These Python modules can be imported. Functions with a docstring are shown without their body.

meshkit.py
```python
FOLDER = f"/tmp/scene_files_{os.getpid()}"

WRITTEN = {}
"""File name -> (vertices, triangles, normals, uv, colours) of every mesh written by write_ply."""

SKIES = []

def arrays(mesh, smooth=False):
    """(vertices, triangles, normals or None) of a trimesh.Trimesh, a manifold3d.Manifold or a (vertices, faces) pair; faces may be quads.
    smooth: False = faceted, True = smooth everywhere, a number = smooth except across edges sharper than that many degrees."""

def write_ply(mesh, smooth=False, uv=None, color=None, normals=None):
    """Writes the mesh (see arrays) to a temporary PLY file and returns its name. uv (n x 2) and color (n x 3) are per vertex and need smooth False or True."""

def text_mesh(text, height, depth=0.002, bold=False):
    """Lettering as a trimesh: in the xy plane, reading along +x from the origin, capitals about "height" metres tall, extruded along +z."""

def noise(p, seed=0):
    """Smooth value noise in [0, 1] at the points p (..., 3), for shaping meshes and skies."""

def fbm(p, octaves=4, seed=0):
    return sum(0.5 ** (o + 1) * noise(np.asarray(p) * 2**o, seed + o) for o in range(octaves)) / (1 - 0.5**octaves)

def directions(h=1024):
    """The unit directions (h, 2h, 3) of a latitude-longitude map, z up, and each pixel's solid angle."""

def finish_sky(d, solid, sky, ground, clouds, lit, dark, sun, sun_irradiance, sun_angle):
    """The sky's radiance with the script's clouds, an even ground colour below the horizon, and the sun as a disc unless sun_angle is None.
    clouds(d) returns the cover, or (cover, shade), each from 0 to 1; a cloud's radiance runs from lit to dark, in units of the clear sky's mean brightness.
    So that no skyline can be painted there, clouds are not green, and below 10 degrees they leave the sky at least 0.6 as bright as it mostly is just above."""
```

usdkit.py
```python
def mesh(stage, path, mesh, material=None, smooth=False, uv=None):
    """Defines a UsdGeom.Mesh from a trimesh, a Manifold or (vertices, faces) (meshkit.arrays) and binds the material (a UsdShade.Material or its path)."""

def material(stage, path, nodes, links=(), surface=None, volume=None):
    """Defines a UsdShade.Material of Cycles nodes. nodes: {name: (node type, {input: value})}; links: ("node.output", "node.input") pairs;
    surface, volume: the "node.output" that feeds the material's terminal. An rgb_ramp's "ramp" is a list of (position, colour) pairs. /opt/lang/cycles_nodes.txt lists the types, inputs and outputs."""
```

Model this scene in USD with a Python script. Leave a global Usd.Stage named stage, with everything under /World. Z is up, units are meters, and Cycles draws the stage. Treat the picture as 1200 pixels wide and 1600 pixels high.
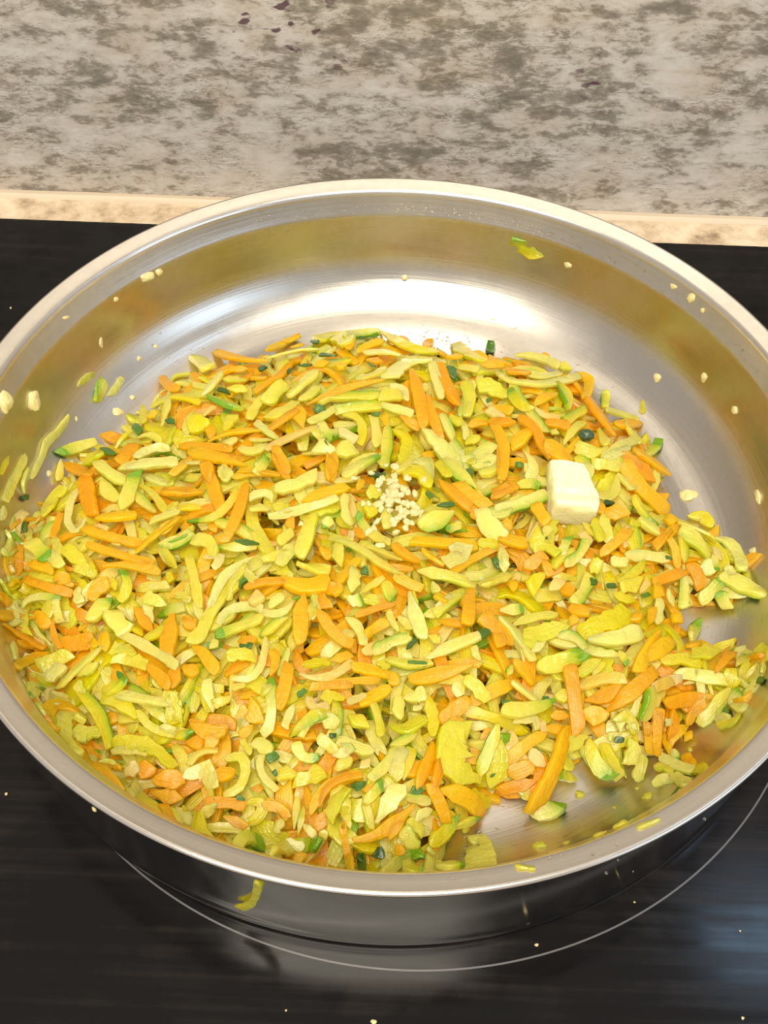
import math, random
import numpy as np
import trimesh, shapely, usdkit, meshkit
from shapely.geometry import Polygon
from scipy.ndimage import distance_transform_edt, gaussian_filter, map_coordinates
from pxr import Usd, UsdGeom, UsdLux, UsdShade, Gf, Sdf, Vt

stage = Usd.Stage.CreateInMemory()
UsdGeom.SetStageUpAxis(stage, 'Z')
UsdGeom.SetStageMetersPerUnit(stage, 1.0)
UsdGeom.Xform.Define(stage, '/World')
UsdGeom.Scope.Define(stage, '/World/Looks')
rng = np.random.default_rng(11)

# ------------------------------------------------------------------ camera (origin: cooktop under the middle of the pan)
F = 1700.0                                                     # focal length in pixels of the 1200 x 1600 picture
YAW, PITCH, ROLL = 0.00903, 0.90369, 0.03129
EYE = np.array([-0.00156, -0.24204, 0.32527])
_cr, _sr, _cp, _sp, _cy, _sy = (f(a) for a in (ROLL, PITCH, YAW) for f in (math.cos, math.sin))
M_ROLL = np.array([[_cr, -_sr, 0], [_sr, _cr, 0], [0, 0, 1]])
M_PITCH = np.stack([[1, 0, 0], [0, _sp, _cp], [0, -_cp, _sp]], 1)
M_YAW = np.array([[_cy, -_sy, 0], [_sy, _cy, 0], [0, 0, 1]])
CAM = M_YAW @ M_PITCH @ M_ROLL                                 # columns: right, up, back
cam = UsdGeom.Camera.Define(stage, '/World/camera')
m4 = np.eye(4); m4[:3, :3] = CAM; m4[:3, 3] = EYE
cam.AddTransformOp().Set(Gf.Matrix4d(*m4.T.ravel().tolist()))
cam.CreateHorizontalApertureAttr(36.0); cam.CreateVerticalApertureAttr(48.0)
cam.CreateFocalLengthAttr(36.0 * F / 1200.0)
cam.CreateClippingRangeAttr((0.01, 50.0))
cam.CreateExposureAttr(0.05)

# ------------------------------------------------------------------ light: the kitchen's lamps, a cool window behind, the room's own glow
def xf(prim, pos, target):
    pos, target = np.array(pos, float), np.array(target, float)
    b = pos - target; b /= np.linalg.norm(b)
    r = np.cross([0, 0, 1.0], b)
    r = np.array([1.0, 0, 0]) if np.linalg.norm(r) < 1e-4 else r / np.linalg.norm(r)
    u = np.cross(b, r)
    m = np.eye(4); m[:3, 0], m[:3, 1], m[:3, 2], m[:3, 3] = r, u, b, pos
    UsdGeom.Xformable(prim).AddTransformOp().Set(Gf.Matrix4d(*m.T.ravel().tolist()))

def rect(name, pos, target, w, h, color, power):
    l = UsdLux.RectLight.Define(stage, '/World/' + name)
    l.CreateWidthAttr(w); l.CreateHeightAttr(h); l.CreateColorAttr(Gf.Vec3f(*color)); l.CreateIntensityAttr(power)
    xf(l, pos, target)

dome = UsdLux.DomeLight.Define(stage, '/World/room_glow')
dome.CreateColorAttr(Gf.Vec3f(1.0, 0.91, 0.80)); dome.CreateIntensityAttr(0.19)
for name, pos, rad, col, power in (('hood_lamp_warm', (-0.04, 0.115, 0.62), 0.024, (1.0, 0.78, 0.50), 22.0), ('hood_lamp_cool', (0.35, 0.08, 0.68), 0.05, (0.45, 0.70, 1.0), 9.0)):
    l = UsdLux.DiskLight.Define(stage, '/World/' + name)       # two lamps at the back of the cooker hood, one warm, one cool
    l.CreateRadiusAttr(rad); l.CreateColorAttr(Gf.Vec3f(*col)); l.CreateIntensityAttr(power)
    xf(l, pos, (pos[0] * 0.6, 0.0, 0.0))
rect('ceiling_light', (-0.05, -0.32, 1.45), (0, 0, 0), 0.7, 0.5, (1.0, 0.90, 0.72), 8.5)
rect('ceiling_light_behind', (-0.15, -0.95, 1.55), (0, 0, 0), 1.0, 0.9, (1.0, 0.90, 0.72), 9.0)
rect('window_light', (1.5, -0.9, 0.9), (0, 0, 0), 0.9, 0.9, (0.62, 0.80, 1.0), 2.6)

# ------------------------------------------------------------------ helpers
taken = {}
def path_for(name, parent=None):
    base = (parent or '/World') + '/' + name
    k = taken.get(base, -1) + 1; taken[base] = k
    return base if k == 0 else f'{base}_{k:03d}'

def tag(prim, label=None, cat=None, group=None, kind=None):
    for k, v in (('label', label), ('category', cat), ('group', group), ('kind', kind)):
        if v: prim.SetCustomDataByKey(k, v)
    return prim

def vec_primvar(m, name, values):
    UsdGeom.PrimvarsAPI(m).CreatePrimvar(name, Sdf.ValueTypeNames.Color3fArray, 'vertex').Set(Vt.Vec3fArray.FromNumpy(np.asarray(values, np.float32)))

def add_mesh(name, mesh, mat, parent=None, smooth=True, loc=None, tint=None):
    m = usdkit.mesh(stage, path_for(name, parent), mesh, mat, smooth=smooth)
    if loc is not None: m.AddTranslateOp().Set(Gf.Vec3d(*map(float, loc)))
    if tint is not None: vec_primvar(m, 'tint', tint)
    return m.GetPrim()

def add_thing(name, loc, label, cat, group=None):
    x = UsdGeom.Xform.Define(stage, path_for(name))
    x.AddTranslateOp().Set(Gf.Vec3d(*map(float, loc)))
    return tag(x.GetPrim(), label, cat, group)

def MAT(name, nodes, links, surface='p.BSDF'):
    return usdkit.material(stage, '/World/Looks/' + name, nodes, links, surface=surface)

# ------------------------------------------------------------------ materials
def steel(name, rough, aniso, scratch, color=(0.72, 0.69, 0.65)):
    # brushed round the pan: fine streaks in the polar angle's direction, i.e. noise in (radius, height)
    return MAT(name, {
        'g': ('texture_coordinate', {}), 's': ('separate_xyz', {}),
        'xx': ('math', {'math_type': 'multiply'}), 'yy': ('math', {'math_type': 'multiply'}), 'rr': ('math', {'math_type': 'add'}), 'r': ('math', {'math_type': 'sqrt'}),
        'an': ('math', {'math_type': 'arctan2'}), 'c': ('combine_xyz', {}), 'mp': ('mapping', {'scale': (1.6, 900.0, 900.0)}),
        'n': ('noise_texture', {'scale': 1.0, 'detail': 3.0, 'roughness': 0.6}),
        'n2': ('noise_texture', {'scale': 26.0, 'detail': 4.0}),
        'r1': ('map_range', {'from_min': 0.3, 'from_max': 0.75, 'to_min': rough * 0.75, 'to_max': rough * 1.3}),
        'b': ('bump', {'strength': scratch, 'distance': 0.0002}),
        't': ('tangent', {'direction_type': 'radial', 'axis': 'z'}),
        'p': ('principled_bsdf', {'base_color': color, 'metallic': 1.0, 'anisotropic': aniso, 'anisotropic_rotation': 0.25})},
        [('g.object', 's.vector'), ('s.x', 'xx.value1'), ('s.x', 'xx.value2'), ('s.y', 'yy.value1'), ('s.y', 'yy.value2'), ('xx.value', 'rr.value1'), ('yy.value', 'rr.value2'), ('rr.value', 'r.value1'),
         ('s.y', 'an.value1'), ('s.x', 'an.value2'), ('an.value', 'c.x'), ('r.value', 'c.y'), ('s.z', 'c.z'), ('c.vector', 'mp.vector'), ('mp.vector', 'n.vector'),
         ('g.object', 'n2.vector'), ('n2.fac', 'r1.value'), ('r1.result', 'p.roughness'), ('n.fac', 'b.height'), ('b.normal', 'p.normal'), ('t.tangent', 'p.tangent')])
STEEL_WALL = steel('brushed_steel', 0.29, 0.45, 0.4, (0.53, 0.505, 0.475))
STEEL_RIM = steel('rim_steel', 0.24, 0.3, 0.15, (0.68, 0.65, 0.61))
STEEL_OUT = steel('polished_steel', 0.13, 0.3, 0.08, (0.55, 0.55, 0.56))

def veg(name, ramp_lo, ramp_hi, green, rough=0.32, sss=0.6, coat=0.32, fibre=430.0, radius=(1.0, 0.55, 0.12)):
    """tint.r: how near the green skin the flesh lies; tint.g: the piece's own tone from pale to deep."""
    return MAT(name, {
        'a': ('attribute', {'attribute': 'tint'}), 's': ('separate_color', {'color_type': 'rgb'}),
        'g': ('texture_coordinate', {}), 'n': ('noise_texture', {'scale': fibre, 'detail': 3.0}), 'n2': ('noise_texture', {'scale': 130.0, 'detail': 2.0}),
        'tn': ('math', {'math_type': 'multiply_add', 'value2': 0.7, 'value3': -0.35}), 'ta': ('math', {'math_type': 'add', 'use_clamp': True}),
        'base': ('mix_color', {'a': ramp_lo, 'b': ramp_hi}), 'gr': ('mix_color', {'b': green}),
        'fw': ('math', {'math_type': 'multiply_add', 'value2': 7.0}), 'fo': ('math', {'math_type': 'multiply', 'value2': 37.0}), 'fn': ('noise_texture', {'dimensions': '1D', 'scale': 1.0, 'detail': 2.0}), 'fs': ('math', {'math_type': 'multiply_add', 'value2': 0.25}),
        'b': ('bump', {'strength': 0.6, 'distance': 0.0012}),
        'p': ('principled_bsdf', {'roughness': rough, 'subsurface_weight': sss, 'subsurface_scale': 0.003, 'subsurface_radius': radius, 'coat_weight': coat, 'coat_roughness': 0.05, 'specular_ior_level': 0.5})},
        [('a.color', 's.color'), ('g.object', 'n.vector'), ('g.object', 'n2.vector'), ('n2.fac', 'tn.value1'), ('tn.value', 'ta.value1'), ('s.g', 'ta.value2'), ('ta.value', 'base.fac'),
         ('base.result', 'gr.a'), ('s.r', 'gr.fac'), ('gr.result', 'p.base_color'), ('s.b', 'fw.value1'), ('s.g', 'fo.value1'), ('fo.value', 'fw.value3'), ('fw.value', 'fn.w'), ('fn.fac', 'fs.value1'), ('n.fac', 'fs.value3'), ('fs.value', 'b.height'), ('b.normal', 'p.normal')])
CARROT = veg('carrot', (1.0, 0.42, 0.001), (0.97, 0.28, 0.0), (0.9, 0.5, 0.05), radius=(1.0, 0.4, 0.04), coat=0.12, rough=0.42)
PALE = veg('pale_core', (0.93, 0.65, 0.20), (0.93, 0.50, 0.06), (0.9, 0.5, 0.05))
ZUCCHINI = veg('zucchini_flesh', (0.93, 0.77, 0.17), (0.84, 0.59, 0.002), (0.28, 0.48, 0.002))
FLAKE = veg('zucchini_flake', (0.87, 0.71, 0.05), (0.80, 0.56, 0.001), (0.34, 0.50, 0.003), rough=0.26, sss=0.6)
SKIN = veg('zucchini_skin', (0.065, 0.17, 0.010), (0.010, 0.038, 0.007), (0.16, 0.33, 0.008), sss=0.0, rough=0.28)
ONION = veg('onion', (0.88, 0.74, 0.17), (0.82, 0.62, 0.03), (0.5, 0.6, 0.05), sss=0.6, rough=0.22, coat=0.5)
GARLIC = veg('garlic', (0.95, 0.86, 0.55), (0.93, 0.78, 0.36), (0.9, 0.7, 0.2), sss=0.5)
BROCCOLI = veg('herb', (0.05, 0.10, 0.045), (0.02, 0.05, 0.02), (0.1, 0.2, 0.03), sss=0.0)

PALE_CRUMB = veg('pale_crumb', (0.90, 0.76, 0.34), (0.86, 0.66, 0.18), (0.5, 0.6, 0.05), sss=0.3)

# ------------------------------------------------------------------ granite
def granite_nodes():
    N = lambda s, d, r: ('noise_texture', {'scale': s, 'detail': d, 'roughness': r})
    R = lambda a, c, lo, hi: ('map_range', {'from_min': a, 'from_max': c, 'to_min': lo, 'to_max': hi, 'clamp': True})
    nodes = {
        'g': ('texture_coordinate', {}),
        'm1': ('mapping', {'scale': (1.0, 1.0, 2.1), 'rotation': (0.0, 0.10, 0.0)}),
        'w': N(60.0, 3.0, 0.5), 'wm': ('vector_math', {'math_type': 'multiply_add', 'vector2': (0.010, 0.010, 0.010), 'vector3': (-0.005, -0.005, -0.005)}), 'q': ('vector_math', {'math_type': 'add'}),
        'big': N(13.0, 3.0, 0.5), 'mid': N(58.0, 5.0, 0.66), 'fin': N(260.0, 3.0, 0.6),
        'a1': ('math', {'math_type': 'multiply', 'value2': 0.27}), 'a2': ('math', {'math_type': 'multiply_add', 'value2': 0.55}), 'a3': ('math', {'math_type': 'multiply_add', 'value2': 0.18}),
        'rp': ('rgb_ramp', {'ramp': [(0.0, (0.20, 0.185, 0.15)), (0.39, (0.27, 0.25, 0.21)), (0.43, (0.34, 0.315, 0.265)), (0.468, (0.45, 0.41, 0.35)), (0.492, (0.64, 0.595, 0.53)), (0.53, (0.74, 0.70, 0.64)), (0.60, (0.84, 0.81, 0.765)), (1.0, (0.85, 0.82, 0.78))]}),
        # tan iron stain
        'st': N(24.0, 3.0, 0.6), 'sr': R(0.50, 0.66, 0.0, 0.35), 'c1': ('mix_color', {'blend_type': 'multiply', 'b': (0.80, 0.66, 0.50)}),
        # short dark mica streaks, lying along the grain
        'm2': ('mapping', {'scale': (1.0, 1.0, 3.0), 'rotation': (0.0, 0.16, 0.0)}), 'mi': N(95.0, 4.0, 0.62), 'mb': ('math', {'math_type': 'subtract', 'value2': 0.5}), 'ma': ('math', {'math_type': 'absolute'}), 'mr': R(0.0, 0.030, 0.75, 0.0),
        'mk': N(40.0, 2.0, 0.5), 'mkr': R(0.47, 0.58, 0.0, 1.0), 'mm': ('math', {'math_type': 'multiply'}), 'c2': ('mix_color', {'b': (0.19, 0.165, 0.12)}),
        # plum garnets in a few clusters
        'gn': N(105.0, 2.0, 0.5), 'gr': R(0.60, 0.65, 0.0, 0.9), 'gk': N(9.0, 1.0, 0.5), 'gkr': R(0.60, 0.66, 0.0, 1.0), 'gm': ('math', {'math_type': 'multiply'}), 'c3': ('mix_color', {'b': (0.13, 0.06, 0.085)}),
        'p': ('principled_bsdf', {'roughness': 0.25, 'specular_ior_level': 0.35}), 'dk': ('mix_color', {'blend_type': 'multiply', 'fac': 1.0, 'b': (0.72, 0.715, 0.73)})}
    links = [('g.object', 'm1.vector'), ('m1.vector', 'w.vector'), ('w.color', 'wm.vector1'), ('m1.vector', 'q.vector1'), ('wm.vector', 'q.vector2'),
             ('q.vector', 'big.vector'), ('q.vector', 'mid.vector'), ('q.vector', 'fin.vector'), ('big.fac', 'a1.value1'), ('mid.fac', 'a2.value1'), ('a1.value', 'a2.value3'), ('fin.fac', 'a3.value1'), ('a2.value', 'a3.value3'), ('a3.value', 'rp.fac'),
             ('q.vector', 'st.vector'), ('st.fac', 'sr.value'), ('rp.color', 'c1.a'), ('sr.result', 'c1.fac'),
             ('q.vector', 'm2.vector'), ('m2.vector', 'mi.vector'), ('mi.fac', 'mb.value1'), ('mb.value', 'ma.value1'), ('ma.value', 'mr.value'), ('q.vector', 'mk.vector'), ('mk.fac', 'mkr.value'), ('mr.result', 'mm.value1'), ('mkr.result', 'mm.value2'), ('c1.result', 'c2.a'), ('mm.value', 'c2.fac'),
             ('m1.vector', 'gn.vector'), ('gn.fac', 'gr.value'), ('g.object', 'gk.vector'), ('gk.fac', 'gkr.value'), ('gr.result', 'gm.value1'), ('gkr.result', 'gm.value2'), ('c2.result', 'c3.a'), ('gm.value', 'c3.fac'), ('c3.result', 'dk.a'), ('dk.result', 'p.base_color')]
    return nodes, links
GRANITE = MAT('granite', *granite_nodes())
CAULK = MAT('caulk', {'p': ('principled_bsdf', {'base_color': (0.60, 0.50, 0.38), 'roughness': 0.45})}, [])

# black ceramic glass with wiped streaks of grease: only its gloss and a faint film vary
GLASS = MAT('black_ceramic', {
    'g': ('texture_coordinate', {}), 'mp': ('mapping', {'scale': (4.0, 260.0, 1.0), 'rotation': (0, 0, 0.03)}), 'n': ('noise_texture', {'scale': 1.0, 'detail': 3.0}),
    'n2': ('noise_texture', {'scale': 22.0, 'detail': 5.0, 'roughness': 0.65, 'distortion': 0.8}),
    'mu': ('math', {'math_type': 'multiply'}), 'r': ('map_range', {'from_min': 0.12, 'from_max': 0.42, 'to_min': 0.07, 'to_max': 0.26, 'clamp': True}),
    'f': ('map_range', {'from_min': 0.24, 'from_max': 0.40, 'to_min': 0.0, 'to_max': 1.0, 'clamp': True}),
    'c': ('mix_color', {'a': (0.006, 0.0055, 0.006), 'b': (0.014, 0.011, 0.010)}),
    'b': ('bump', {'strength': 0.05, 'distance': 0.0003}),
    'p': ('principled_bsdf', {'specular_ior_level': 0.20})},
    [('g.object', 'mp.vector'), ('mp.vector', 'n.vector'), ('g.object', 'n2.vector'), ('n.fac', 'mu.value1'), ('n2.fac', 'mu.value2'), ('mu.value', 'r.value'), ('r.result', 'p.roughness'),
     ('mu.value', 'f.value'), ('f.result', 'c.fac'), ('c.result', 'p.base_color'), ('n.fac', 'b.height'), ('b.normal', 'p.normal')])
PRINT = MAT('ring_print', {'p': ('principled_bsdf', {'base_color': (0.11, 0.105, 0.11), 'roughness': 0.35})}, [])

def box(x0, x1, y0, y1, z0, z1, bevel=0.0):
    m = trimesh.creation.box((x1 - x0, y1 - y0, z1 - z0)); m.apply_translation(((x0 + x1) / 2, (y0 + y1) / 2, (z0 + z1) / 2)); return m

# ------------------------------------------------------------------ the setting
Y_EDGE, Y_WALL, DROP = 0.1841, 0.2082, -0.004
tag(add_mesh('wall_back', box(-1.3, 1.3, Y_WALL, Y_WALL + 0.03, -0.02, 0.75), GRANITE, smooth=False), 'polished grey and cream granite backsplash behind the pan', kind='structure')
ct = tag(add_mesh('countertop', box(-1.3, 1.3, -0.75, Y_WALL, -0.034, DROP), MAT('counter_stone', {
    'g': ('texture_coordinate', {}), 'n': ('noise_texture', {'scale': 70.0, 'detail': 5.0, 'roughness': 0.65}), 'rp': ('rgb_ramp', {'ramp': [(0.3, (0.28, 0.20, 0.13)), (0.45, (0.58, 0.45, 0.31)), (0.6, (0.74, 0.61, 0.45)), (1.0, (0.82, 0.72, 0.58))]}),
    'p': ('principled_bsdf', {'roughness': 0.3})}, [('g.object', 'n.vector'), ('n.fac', 'rp.fac'), ('rp.color', 'p.base_color')]), smooth=False), 'strip of beige stone countertop between the black cooktop and the granite backsplash', kind='structure')
bead = [(Y_WALL, DROP), (Y_WALL - 0.0030, DROP), (Y_WALL - 0.0016, DROP + 0.0006), (Y_WALL - 0.0006, DROP + 0.0016), (Y_WALL, DROP + 0.0030)]
v = np.array([(x, y, z) for x in np.linspace(-1.3, 1.3, 61) for y, z in bead]); v[:, 1:] += (meshkit.noise(v * 60, 3)[:, None] - 0.5) * 0.0008
f = [(i * 5 + j, (i + 1) * 5 + j, (i + 1) * 5 + (j + 1) % 5, i * 5 + (j + 1) % 5) for i in range(60) for j in range(5)]
tag(add_mesh('trim_1', (v, np.array(f)), CAULK, smooth=False), 'thin cream caulk bead where the granite backsplash meets the countertop', kind='structure')

hob = add_thing('cooktop', (0, 0, DROP), 'black glass induction cooktop with wiped streaks under the steel pan', 'cooktop')
ring_c = np.array([0.00709, -0.0129])
slab = trimesh.creation.extrude_polygon(shapely.geometry.box(-0.45, -0.34, 0.47, Y_EDGE).buffer(-0.002).buffer(0.002), 0.0036)
top2 = trimesh.creation.extrude_polygon(shapely.geometry.box(-0.45, -0.34, 0.47, Y_EDGE).buffer(-0.002).buffer(0.0012), 0.0004); top2.apply_translation((0, 0, 0.0036))
add_mesh('glass_top', trimesh.util.concatenate([slab, top2]), GLASS, hob.GetPath().pathString, smooth=False)
ring = trimesh.creation.annulus(0.1391, 0.13965, 0.00012, sections=240); ring.apply_translation((*ring_c, 0.00402))
tag(add_mesh('burner_ring', ring, PRINT, hob.GetPath().pathString, smooth=False), 'thin grey printed ring that marks the heating zone')

# ------------------------------------------------------------------ the pan
def lathe(profile, n=320):
    p = np.array(profile, float); a = np.arange(n) * 2 * np.pi / n; k = len(p)
    v = np.stack([p[None, :, 0] * np.cos(a)[:, None], p[None, :, 0] * np.sin(a)[:, None], np.broadcast_to(p[None, :, 1], (n, k))], -1).reshape(-1, 3)
    i, j = np.meshgrid(np.arange(n), np.arange(k - 1), indexing='ij')
    q = np.stack([i * k + j, ((i + 1) % n) * k + j, ((i + 1) % n) * k + j + 1, i * k + j + 1], -1).reshape(-1, 4)
    return trimesh.Trimesh(v, np.vstack([q[:, [0, 1, 2]], q[:, [0, 2, 3]]]), process=False)

def arc(cx, cz, r, a0, a1, n):
    return [(cx + r * math.cos(math.radians(a)), cz + r * math.sin(math.radians(a))) for a in np.linspace(a0, a1, n)]
FLOOR = 0.0035
def curve(cx, cz, ax, az, a0, a1, n): return [(cx + ax * math.cos(math.radians(a)), cz + az * math.sin(math.radians(a))) for a in np.linspace(a0, a1, n)]
inner = [(0.0002, FLOOR), (0.03, FLOOR), (0.06, FLOOR), (0.09, FLOOR), (0.104, FLOOR)] + curve(0.1105, FLOOR + 0.0270, 0.0275, 0.0270, -88, -5, 18) + [(0.1386, 0.0345), (0.1392, 0.0390), (0.1394, 0.0415), (0.1396, 0.0428), (0.1400, 0.0437), (0.1404, 0.0446), (0.1409, 0.0458), (0.1418, 0.0480), (0.1426, 0.0503)]
lip = [(0.1426, 0.0503), (0.1428, 0.0511), (0.1431, 0.0518), (0.1435, 0.0522), (0.1442, 0.05255), (0.1455, 0.05305), (0.1470, 0.0536), (0.1483, 0.0541)] + arc(0.1489, 0.0533, 0.0010, 115, -110, 12) + [(0.1481, 0.0523), (0.1473, 0.0516), (0.1467, 0.0507)]
outer = [(0.1467, 0.0507), (0.14645, 0.049), (0.1464, 0.045), (0.1462, 0.035), (0.1460, 0.025), (0.1459, 0.018), (0.1459, 0.012), (0.1459, 0.008)] + [(0.1462, 0.0062), (0.1464, 0.0052), (0.1464, 0.0042), (0.1461, 0.0030)] + arc(0.1445, 0.0020, 0.0016, 20, -80, 6)
base = [(0.1448, 0.0004), (0.144, 0.0002), (0.12, 0.0001), (0.06, 0.0001), (0.0002, 0.0001)]
pan = add_thing('frying_pan', (0, 0, 0), 'wide stainless steel pan full of shredded vegetables on the cooktop', 'pan')
pp = pan.GetPath().pathString
tag(add_mesh('pan_interior', lathe(inner), STEEL_WALL, pp, smooth=True), 'brushed inner floor and wall of the pan')
tag(add_mesh('rim', lathe(lip), STEEL_RIM, pp, smooth=True), 'flared stepped rim of the pan')
tag(add_mesh('outer_wall', lathe(outer), STEEL_OUT, pp, smooth=True), 'polished outside wall of the pan')
add_mesh('base_plate', lathe(base), STEEL_OUT, pp, smooth=True)
PR = np.array([p for p in inner] + lip[1:8])
def pan_height(r): return np.interp(r, PR[:, 0], PR[:, 1])

# ------------------------------------------------------------------ the heap: where the vegetables lie and how deep
def ray(px):
    px = np.atleast_2d(np.asarray(px, float))
    return np.stack([(px[:, 0] - 600) / F, -(px[:, 1] - 800) / F, -np.ones(len(px))], 1) @ CAM.T
def on_plane(px, z):
    d = ray(px); return (EYE + d * ((z - EYE[2]) / d[:, 2])[:, None])[:, :2]
back = [(-60, 905), (0, 885), (40, 845), (75, 790), (105, 725), (130, 695), (175, 690), (215, 630), (240, 602), (300, 562), (345, 558), (430, 545), (520, 528), (600, 528), (650, 535), (700, 552), (760, 548), (800, 560), (870, 570), (925, 615), (955, 640), (1010, 680), (1052, 725), (1046, 760), (1030, 800), (1085, 815), (1125, 840), (1165, 875), (1180, 930), (1150, 945), (1100, 950), (1075, 975), (1085, 1000), (1120, 1010), (1160, 1015), (1215, 1000), (1215, 1080), (1160, 1110), (1120, 1140), (1080, 1125), (1060, 1160), (1020, 1185), (980, 1215), (930, 1210), (905, 1180), (880, 1230), (855, 1270), (810, 1235), (760, 1235), (745, 1280), (705, 1310), (700, 1345), (690, 1375)]
poly = Polygon(np.vstack([on_plane(back, 0.008), [(0.01, -0.16), (-0.10, -0.16), (-0.18, -0.10), (-0.18, -0.02)]])).buffer(0)
poly = poly.intersection(shapely.geometry.Point(0, 0).buffer(0.1368, 64))
isle = Polygon(on_plane([(1020, 1195), (1060, 1180), (1115, 1200), (1100, 1225), (1060, 1245), (1025, 1225)], 0.006))
CELL = 0.001; NG = 320
gx = (np.arange(NG) - NG / 2 + 0.5) * CELL
XX, YY = np.meshgrid(gx, gx, indexing='xy')
inside = shapely.contains_xy(poly, XX, YY)
touching = np.hypot(XX, YY) > 0.1290                              # the pan's wall holds the heap up: no slope there
D = distance_transform_edt(inside | (touching & (gaussian_filter(inside.astype(float), 4) > 0.15))) * CELL
noise_g = meshkit.fbm(np.stack([XX * 38, YY * 38, 0 * XX], -1), 3, 5) - 0.5
H = np.where(inside, (0.0035 + 0.0165 * (1 - np.exp(-D / 0.020)) + 0.014 * noise_g * np.clip(D / 0.02, 0, 1)), 0)
H = gaussian_filter(H, 2.0)
S = np.maximum(pan_height(np.hypot(XX, YY)), np.where(H > 0.001, FLOOR + H, 0))
S_pan = pan_height(np.hypot(XX, YY))
GX, GY = np.gradient(gaussian_filter(S, 2.5), CELL)[::-1]
def sample(grid, x, y):
    x, y = np.asarray(x, float), np.asarray(y, float)
    return map_coordinates(grid, [y.reshape(-1) / CELL + NG / 2 - 0.5, x.reshape(-1) / CELL + NG / 2 - 0.5], order=1, mode='nearest').reshape(x.shape)
def land(px, lift=0.0, grid=None):
    """where the ray through a pixel meets the heap (or the bare pan)"""
    grid = S if grid is None else grid
    d = ray(px); zs = np.linspace(0.058, 0.002, 113)
    t = (zs[None, :] - EYE[2]) / d[:, 2:3]; p = EYE + d[:, None, :] * t[..., None]
    under = p[..., 2] <= sample(grid, p[..., 0], p[..., 1]) + lift
    k = np.where(under.any(1), under.argmax(1), len(zs) - 1)
    return p[np.arange(len(d)), k]
def normal_at(x, y):
    n = np.stack([-sample(GX, x, y), -sample(GY, x, y), np.ones(np.shape(x))], -1)
    return n / np.linalg.norm(n, axis=-1, keepdims=True)

# ------------------------------------------------------------------ shreds
# section: a rectangle with small bevels and a point in the middle of every face (so that faces shade flat and edges stay crisp)
_SEC = np.array([(1, 0), (1, .76), (.90, 1), (0, 1.0), (-.90, 1), (-1, .76), (-1, 0), (-1, -.76), (-.90, -1), (0, -1.0), (.90, -1), (1, -.76)], float)
K = len(_SEC)
_m = (_SEC + np.roll(_SEC, -1, 0)) / 2; _MID = np.arctan2(_m[:, 1], _m[:, 0])
def spline(p, n):
    p = np.asarray(p, float)
    s = np.r_[0, np.cumsum(np.linalg.norm(np.diff(p, axis=0), axis=1))]; s /= s[-1]
    t = np.linspace(0, 1, n)
    if len(p) == 2: return p[0] + t[:, None] * (p[1] - p[0])
    if len(p) == 3:
        k = min(max(s[1], 0.25), 0.75); c = (p[1] - (1 - k) ** 2 * p[0] - k * k * p[2]) / (2 * k * (1 - k))
        return (1 - t[:, None]) ** 2 * p[0] + 2 * t[:, None] * (1 - t[:, None]) * c + t[:, None] ** 2 * p[2]
    from scipy.interpolate import PchipInterpolator
    return PchipInterpolator(s, p)(t)

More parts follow.
